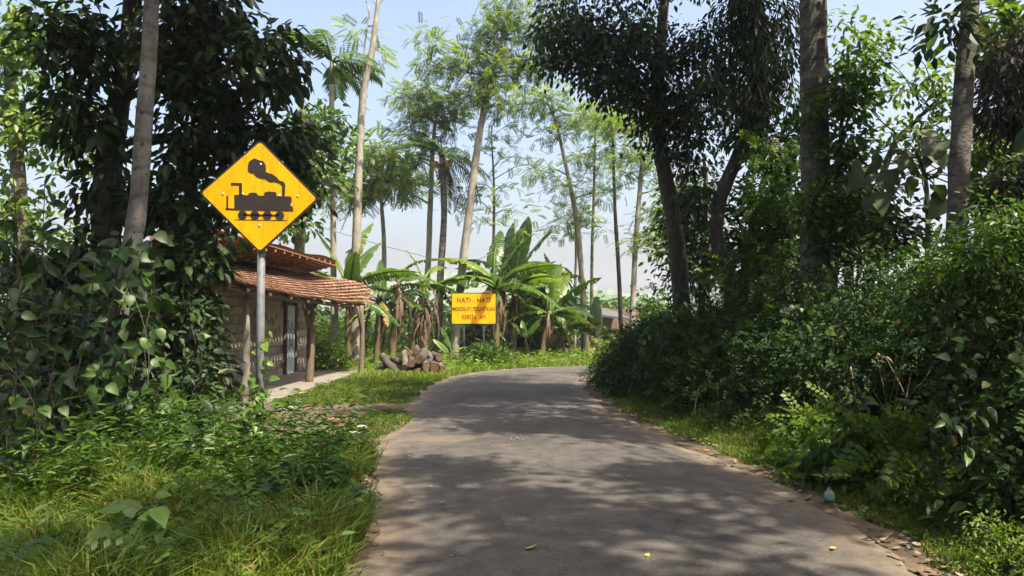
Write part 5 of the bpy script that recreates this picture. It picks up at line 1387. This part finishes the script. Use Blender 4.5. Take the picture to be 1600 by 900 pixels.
BG = [bush_mesh(160, (2.6, 2.0, 3.0), 120, LEAF, .34, MID, 18, .42, .4), bush_mesh(161, (2.4, 2.0, 3.4), 120, LEAF, .3, LITE, 18, .42, .3), bush_mesh(162, (2.2, 1.8, 3.2), 120, NARROW, .5, DK, 18, .4, .6)]
for i, (px, d, k, sx, sz, lab) in enumerate(((600, 40, 0, 1.1, .62, 'behind the withered banana plants'), (655, 44, 2, 1.0, .8, 'left of the coconut palm trunk'), (520, 38, 1, 1.0, .55, 'behind the hut porch posts'), (735, 42, 2, 1.0, .72, 'directly behind the text sign'), (790, 44, 0, 1.2, .85, 'right of the text sign'), (850, 46, 2, 1.2, .95, 'behind the banana plants right of the sign'),
                                        (960, 44, 1, 1.0, .7, 'beside the far house'), (1010, 42, 0, 1.2, .95, 'where the far verge meets the hedge'), (470, 44, 2, 1.3, .9, 'behind the far end of the hut'), (700, 36, 1, .6, .45, 'low, left of the text sign posts'), (765, 35, 2, .7, .62, 'dark, between the text sign and the big banana plants'), (825, 36, 2, .8, .7, 'dark, in the middle of the banana clump'), (575, 33, 1, .7, .42, 'low and sunlit, left of the log pile'), (890, 38, 0, .7, .55, 'by the far fence'))):
    put_bush('background_shrub', 'leafy background shrub ' + lab, BG[k], ground_at(px, d), i * 1.7, (sx, 1, sz), group='shrubs in the background')
FARB = bush_mesh(163, (5, 4, 6.5), 110, ROUND, .9, MID, 16, .8, .3)
ORD = 'first second third fourth fifth sixth seventh eighth ninth tenth eleventh twelfth thirteenth fourteenth fifteenth sixteenth'.split()
for i in range(16):
    x_ = -62 + i * 8.6 + random.uniform(-2, 2); y_ = random.uniform(92, 125); k = random.uniform(.75, 1.25)
    put_bush('far_tree', 'far hazy tree across the field, ' + ORD[i] + ' from the left', FARB, (x_, y_, -1), i * 2.1, (k, k, k * random.uniform(.55, 1.0)), 'tree', 'far trees across the field')

SKY_SCREEN = [bush_mesh(170, (3.4, 3.2, 6.0), 170, LEAF, .42, DK, 22, .5, .4), bush_mesh(171, (3.2, 3.4, 6.2), 170, ROUND, .36, MID, 22, .5, .4)]  # unseen crowns added behind and beside the camera to cut skylight on the lane
SPOTS = [(10.5, 8), (10.5, 2.5), (11, -3), (10.5, -9), (8, -14), (3, -17), (-3, -17), (-8, -13), (-11, -8), (-11, -2.5), (-11.5, 3), (12, 13), (-3.5, -11.5), (6, -11)]
NTH = 'first second third fourth fifth sixth seventh eighth ninth tenth eleventh twelfth thirteenth fourteenth'.split()
for i, (x_, y_) in enumerate(SPOTS):
    put_bush('sky_screen_tree', 'unseen leafy tree added to cut skylight, ' + NTH[i] + ' going round from the right', SKY_SCREEN[i % 2], (x_, y_, 0), i * 1.9, (1.05, 1.05, 2.1), 'tree', 'unseen trees added to cut skylight')

# ------------------------------------------------------------------ small things on the ground
FLM = [leafmesh('fallen_leaf', (HEART[0] * A([k, 1, -.45]) + A([0, 0, .02]), HEART[1]), m) for k, m in ((.8, DRYLEAF), (1.0, DRYLEAF), (.9, YELLEAF))]
def fallen(x, y, s, k, label, grp, z=None):
    o = link('fallen_leaf', FLM[k], None, (x, y, (gheight(x, y) if z is None else z) + .012))
    o.rotation_euler = (random.uniform(-.25, .25), random.uniform(-.25, .25), random.uniform(0, 6.28)); o.scale = (s, s, s)
    tag(o, label, 'leaf', grp)
rz = lambda x, y: .02 + .035 * (1 - (2 * (x - left_edge(y)) / (right_edge(y) - left_edge(y)) - 1) ** 2)
def gp(px, py):
    d = at(px, py, 1.0) - A([0, 0, CAMZ]); t = CAMZ / -d[2]; return d[0] * t, d[1] * t
for i in range(260):
    y_ = 4.4 + 11 * random.random() ** 1.6
    x_ = right_edge(y_) + random.gauss(.24, .17)
    fallen(x_, y_, random.uniform(.03, .085), i % 2, 'dry tan fallen leaf on the dirt at the right road edge', 'dry leaves along the right road edge', .02)
for i in range(40):
    y_ = random.uniform(4.5, 16); x_ = left_edge(y_) - random.uniform(-.05, .35)
    fallen(x_, y_, random.uniform(.04, .09), i % 2, 'dry brown fallen leaf at the left road edge', 'dry leaves along the left road edge', .03)
for i in range(26):
    y_ = random.uniform(5, 15); x_ = random.uniform(left_edge(y_) + .3, right_edge(y_) - .3)
    fallen(x_, y_, random.uniform(.03, .055), (0, 1, 2)[i % 3], 'tiny dry leaf scattered on the open asphalt', 'small leaves on the asphalt', rz(x_, y_))
x_, y_ = gp(822, 871); fallen(x_, y_, .085, 2, 'bright yellow fallen leaf on the asphalt at bottom centre', None, rz(x_, y_))
x_, y_ = gp(1302, 865); fallen(x_, y_, .06, 2, 'small yellow leaf on the asphalt at lower right', None, rz(x_, y_))
x_, y_ = gp(1010, 885); fallen(x_, y_, .05, 2, 'small yellow leaf near the bottom edge, right of centre', None, rz(x_, y_))
x_, y_ = gp(640, 790); fallen(x_, y_, .06, 0, 'tan leaf on the left half of the asphalt', None, rz(x_, y_))

STONEM = plain('stone', [(0.3, (0.07, 0.062, 0.052)), (0.7, (0.15, 0.135, 0.115))], 12, .9, .4)
def stone(name, x, y, s, mat, label, cat, grp=None, flatz=.6):
    bm = bmesh.new(); bmesh.ops.create_icosphere(bm, subdivisions=2, radius=1)
    r = random.Random(int(x * 1000) + int(y * 77))
    k = [r.uniform(.7, 1.2) for _ in range(3)]; ph = r.uniform(0, 6)
    for v in bm.verts:
        q = 1 + .14 * math.sin(v.co.x * 4 + ph) + .12 * math.cos(v.co.y * 5 + ph * 2) + .08 * math.sin(v.co.z * 7)
        v.co = Vector((v.co.x * k[0], v.co.y * k[1], v.co.z * k[2] * flatz)) * (s * q)
    me = bpy.data.meshes.new(name); bm.to_mesh(me); bm.free(); me.materials.append(mat)
    return tag(link(name, me, None, (x, y, gheight(x, y) + .03 + s * flatz * .4)), label, cat, grp)
for i in range(26):
    y_ = random.uniform(9, 15); x_ = random.uniform(-4.2, -1.9)
    stone('pebble', x_, y_, random.uniform(.012, .03), STONEM, 'small grey pebble lying on the dirt track', 'pebble', 'pebbles on the dirt track')
for i in range(40):
    y_ = 9.75 + random.gauss(0, .18); x_ = .05 + random.gauss(0, .28)
    o = stone('asphalt_crumb', x_, y_, random.uniform(.008, .018), STONEM, 'loose stone crumb in the worn patch of the asphalt', 'crumb', 'loose crumbs in the worn patch'); o.location.z = rz(x_, y_) + .006
for i in range(14):
    y_ = random.uniform(6, 14); x_ = right_edge(y_) + random.uniform(.1, .45)
    stone('pebble', x_, y_, random.uniform(.015, .035), STONEM, 'small pebble on the right dirt shoulder', 'pebble', 'pebbles on the right shoulder')
for i in range(70):
    y_ = 4.6 + 13 * random.random() ** 1.3; sd = i % 2
    x_ = (left_edge(y_) - random.uniform(-.1, .25)) if sd else (right_edge(y_) + random.uniform(-.1, .3))
    o = stone('gravel_stone', x_, y_, random.uniform(.008, .026), STONEM, 'broken gravel stone spilling from the ' + ('left' if sd else 'right') + ' asphalt edge', 'gravel', 'gravel along the ' + ('left' if sd else 'right') + ' asphalt edge'); o.location.z = .03
def crumple(x, y, sx, sy, sz, label, cat, mat=WHITE, seed=1):
    r = np.random.default_rng(seed); g = Geo()
    n = 8; u, v = np.meshgrid(np.linspace(-1, 1, n), np.linspace(-1, 1, n))
    z = r.random((n, n)) * sz * (1.3 - .5 * (u ** 2 + v ** 2)) 
    V = np.c_[(u * sx + r.normal(size=(n, n)) * sx * .1).ravel() + x, (v * sy + r.normal(size=(n, n)) * sy * .1).ravel() + y, z.ravel() + float(gheight(x, y)) + .04]
    ii = np.arange(n - 1)[:, None] * n + np.arange(n - 1)[None]
    g.add(V, np.stack([ii, ii + 1, ii + n + 1, ii + n], -1).reshape(-1, 4)); return tag(g.build(cat.replace(' ', '_'), mat), label, cat)
x_, y_ = gp(452, 640); crumple(x_, y_, .09, .05, .09, 'crumpled white plastic bag at the edge of the grass strip', 'plastic bag', seed=2)
x_, y_ = gp(552, 680); crumple(x_, y_, .09, .035, .03, 'flat white paper scrap on the dirt track', 'paper scrap', seed=3)
x_, y_ = gp(566, 672); crumple(x_, y_, .06, .04, .03, 'small pale blue wrapper beside the white paper scrap', 'wrapper', DOORM, 4)
BRICKM = plain('old_brick', [(0.3, (.2, .09, .06)), (.7, (.32, .17, .12))], 12, .9, .4)
x_, y_ = gp(527, 664)
g = Geo()
for k in range(4): g.box(A([x_ - .12 + k * .075, y_, gheight(x_, y_) + .05 + .008 * (k % 2)]), A([.036, .05, .026]), Matrix.Rotation(.15 * (k % 2) - .05, 3, 'Z'))
tag(g.build('brick_fragment', BRICKM), 'broken red brick fragment half sunk in the dirt track', 'brick')
# plastic bottle standing in the verge
bx_, by_ = 2.66, 6.55
bot = empty('plastic_bottle', (bx_, by_, gheight(bx_, by_)), 'small clear plastic bottle with green label in the right verge grass', 'bottle')
m, nt, nd, ln, b_ = newmat('clear_plastic'); b_.inputs['Base Color'].default_value = (.75, .82, .86, 1); b_.inputs['Roughness'].default_value = .12; b_.inputs['Transmission Weight'].default_value = .75; b_.inputs['IOR'].default_value = 1.2
CLEAR = m
LABELG = plain('green_label', [(.3, (.01, .13, .06)), (.7, (.02, .18, .09))], 8, .5, 0)
z0 = gheight(bx_, by_) + .01
def lathe(name, prof, mat, seg=16):
    g = Geo(); P = A([[bx_, by_, z0 + z] for r, z in prof]); g.tube(P, [r for r, z in prof], seg); return g.build(name, mat, bot)
lathe('body', [(.036, 0), (.042, .008), (.042, .05), (.040, .055), (.042, .06), (.042, .08), (.036, .1), (.02, .115), (.014, .121), (.014, .126)], CLEAR)
lathe('label', [(.0432, .018), (.0432, .055)], LABELG)
lathe('cap', [(.0155, .123), (.0155, .134), (.013, .136)], CLEAR)
# pale stick with a scrap of plastic
sx_, sy_ = gp(1085, 662)
stk = empty('pale_stick', (sx_, sy_, gheight(sx_, sy_)), 'thin pale stick standing upright in front of the hedge', 'stick')
g = Geo(); g.tube(smooth_path([A([sx_, sy_, 0.05]), A([sx_ + .02, sy_, .3]), at(1092, 606, sy_)], 6), .011, 5); g.build('shaft', WHITE, stk)
crumple(sx_, sy_ - .02, .035, .03, .06, 'white plastic scrap at the foot of the pale stick', 'plastic scrap', seed=6).location.z += .12
for i, (px, py, d) in enumerate(((830, 552, 28.2), (880, 556, 28.6), (762, 578, 24))):
    p = at(px, py, d); stone('stone', p[0], p[1], .12, WHITE if i < 2 else STONEM, ('white stone in the sunny verge grass', 'pale stone in the verge grass near the bend', 'grey stone at the road edge below the text sign')[i], 'stone')

# ------------------------------------------------------------------ air
g = Geo(); g.box(A([0, 600, 34.0]), A([700, 660, 36.5]))
m, nt, nd, ln, b_ = newmat('hazy_air')
nd.remove(b_)
pv = nd.new('ShaderNodeVolumePrincipled')
pv.inputs['Color'].default_value = (.86, .91, 1, 1)
pv.inputs['Density'].default_value = 0.0005
pv.inputs['Anisotropy'].default_value = 0.2
ln.new(pv.outputs[0], nd['Material Output'].inputs['Volume'])
tag(g.build('haze', m), 'thin pale haze in the air', kind='stuff')
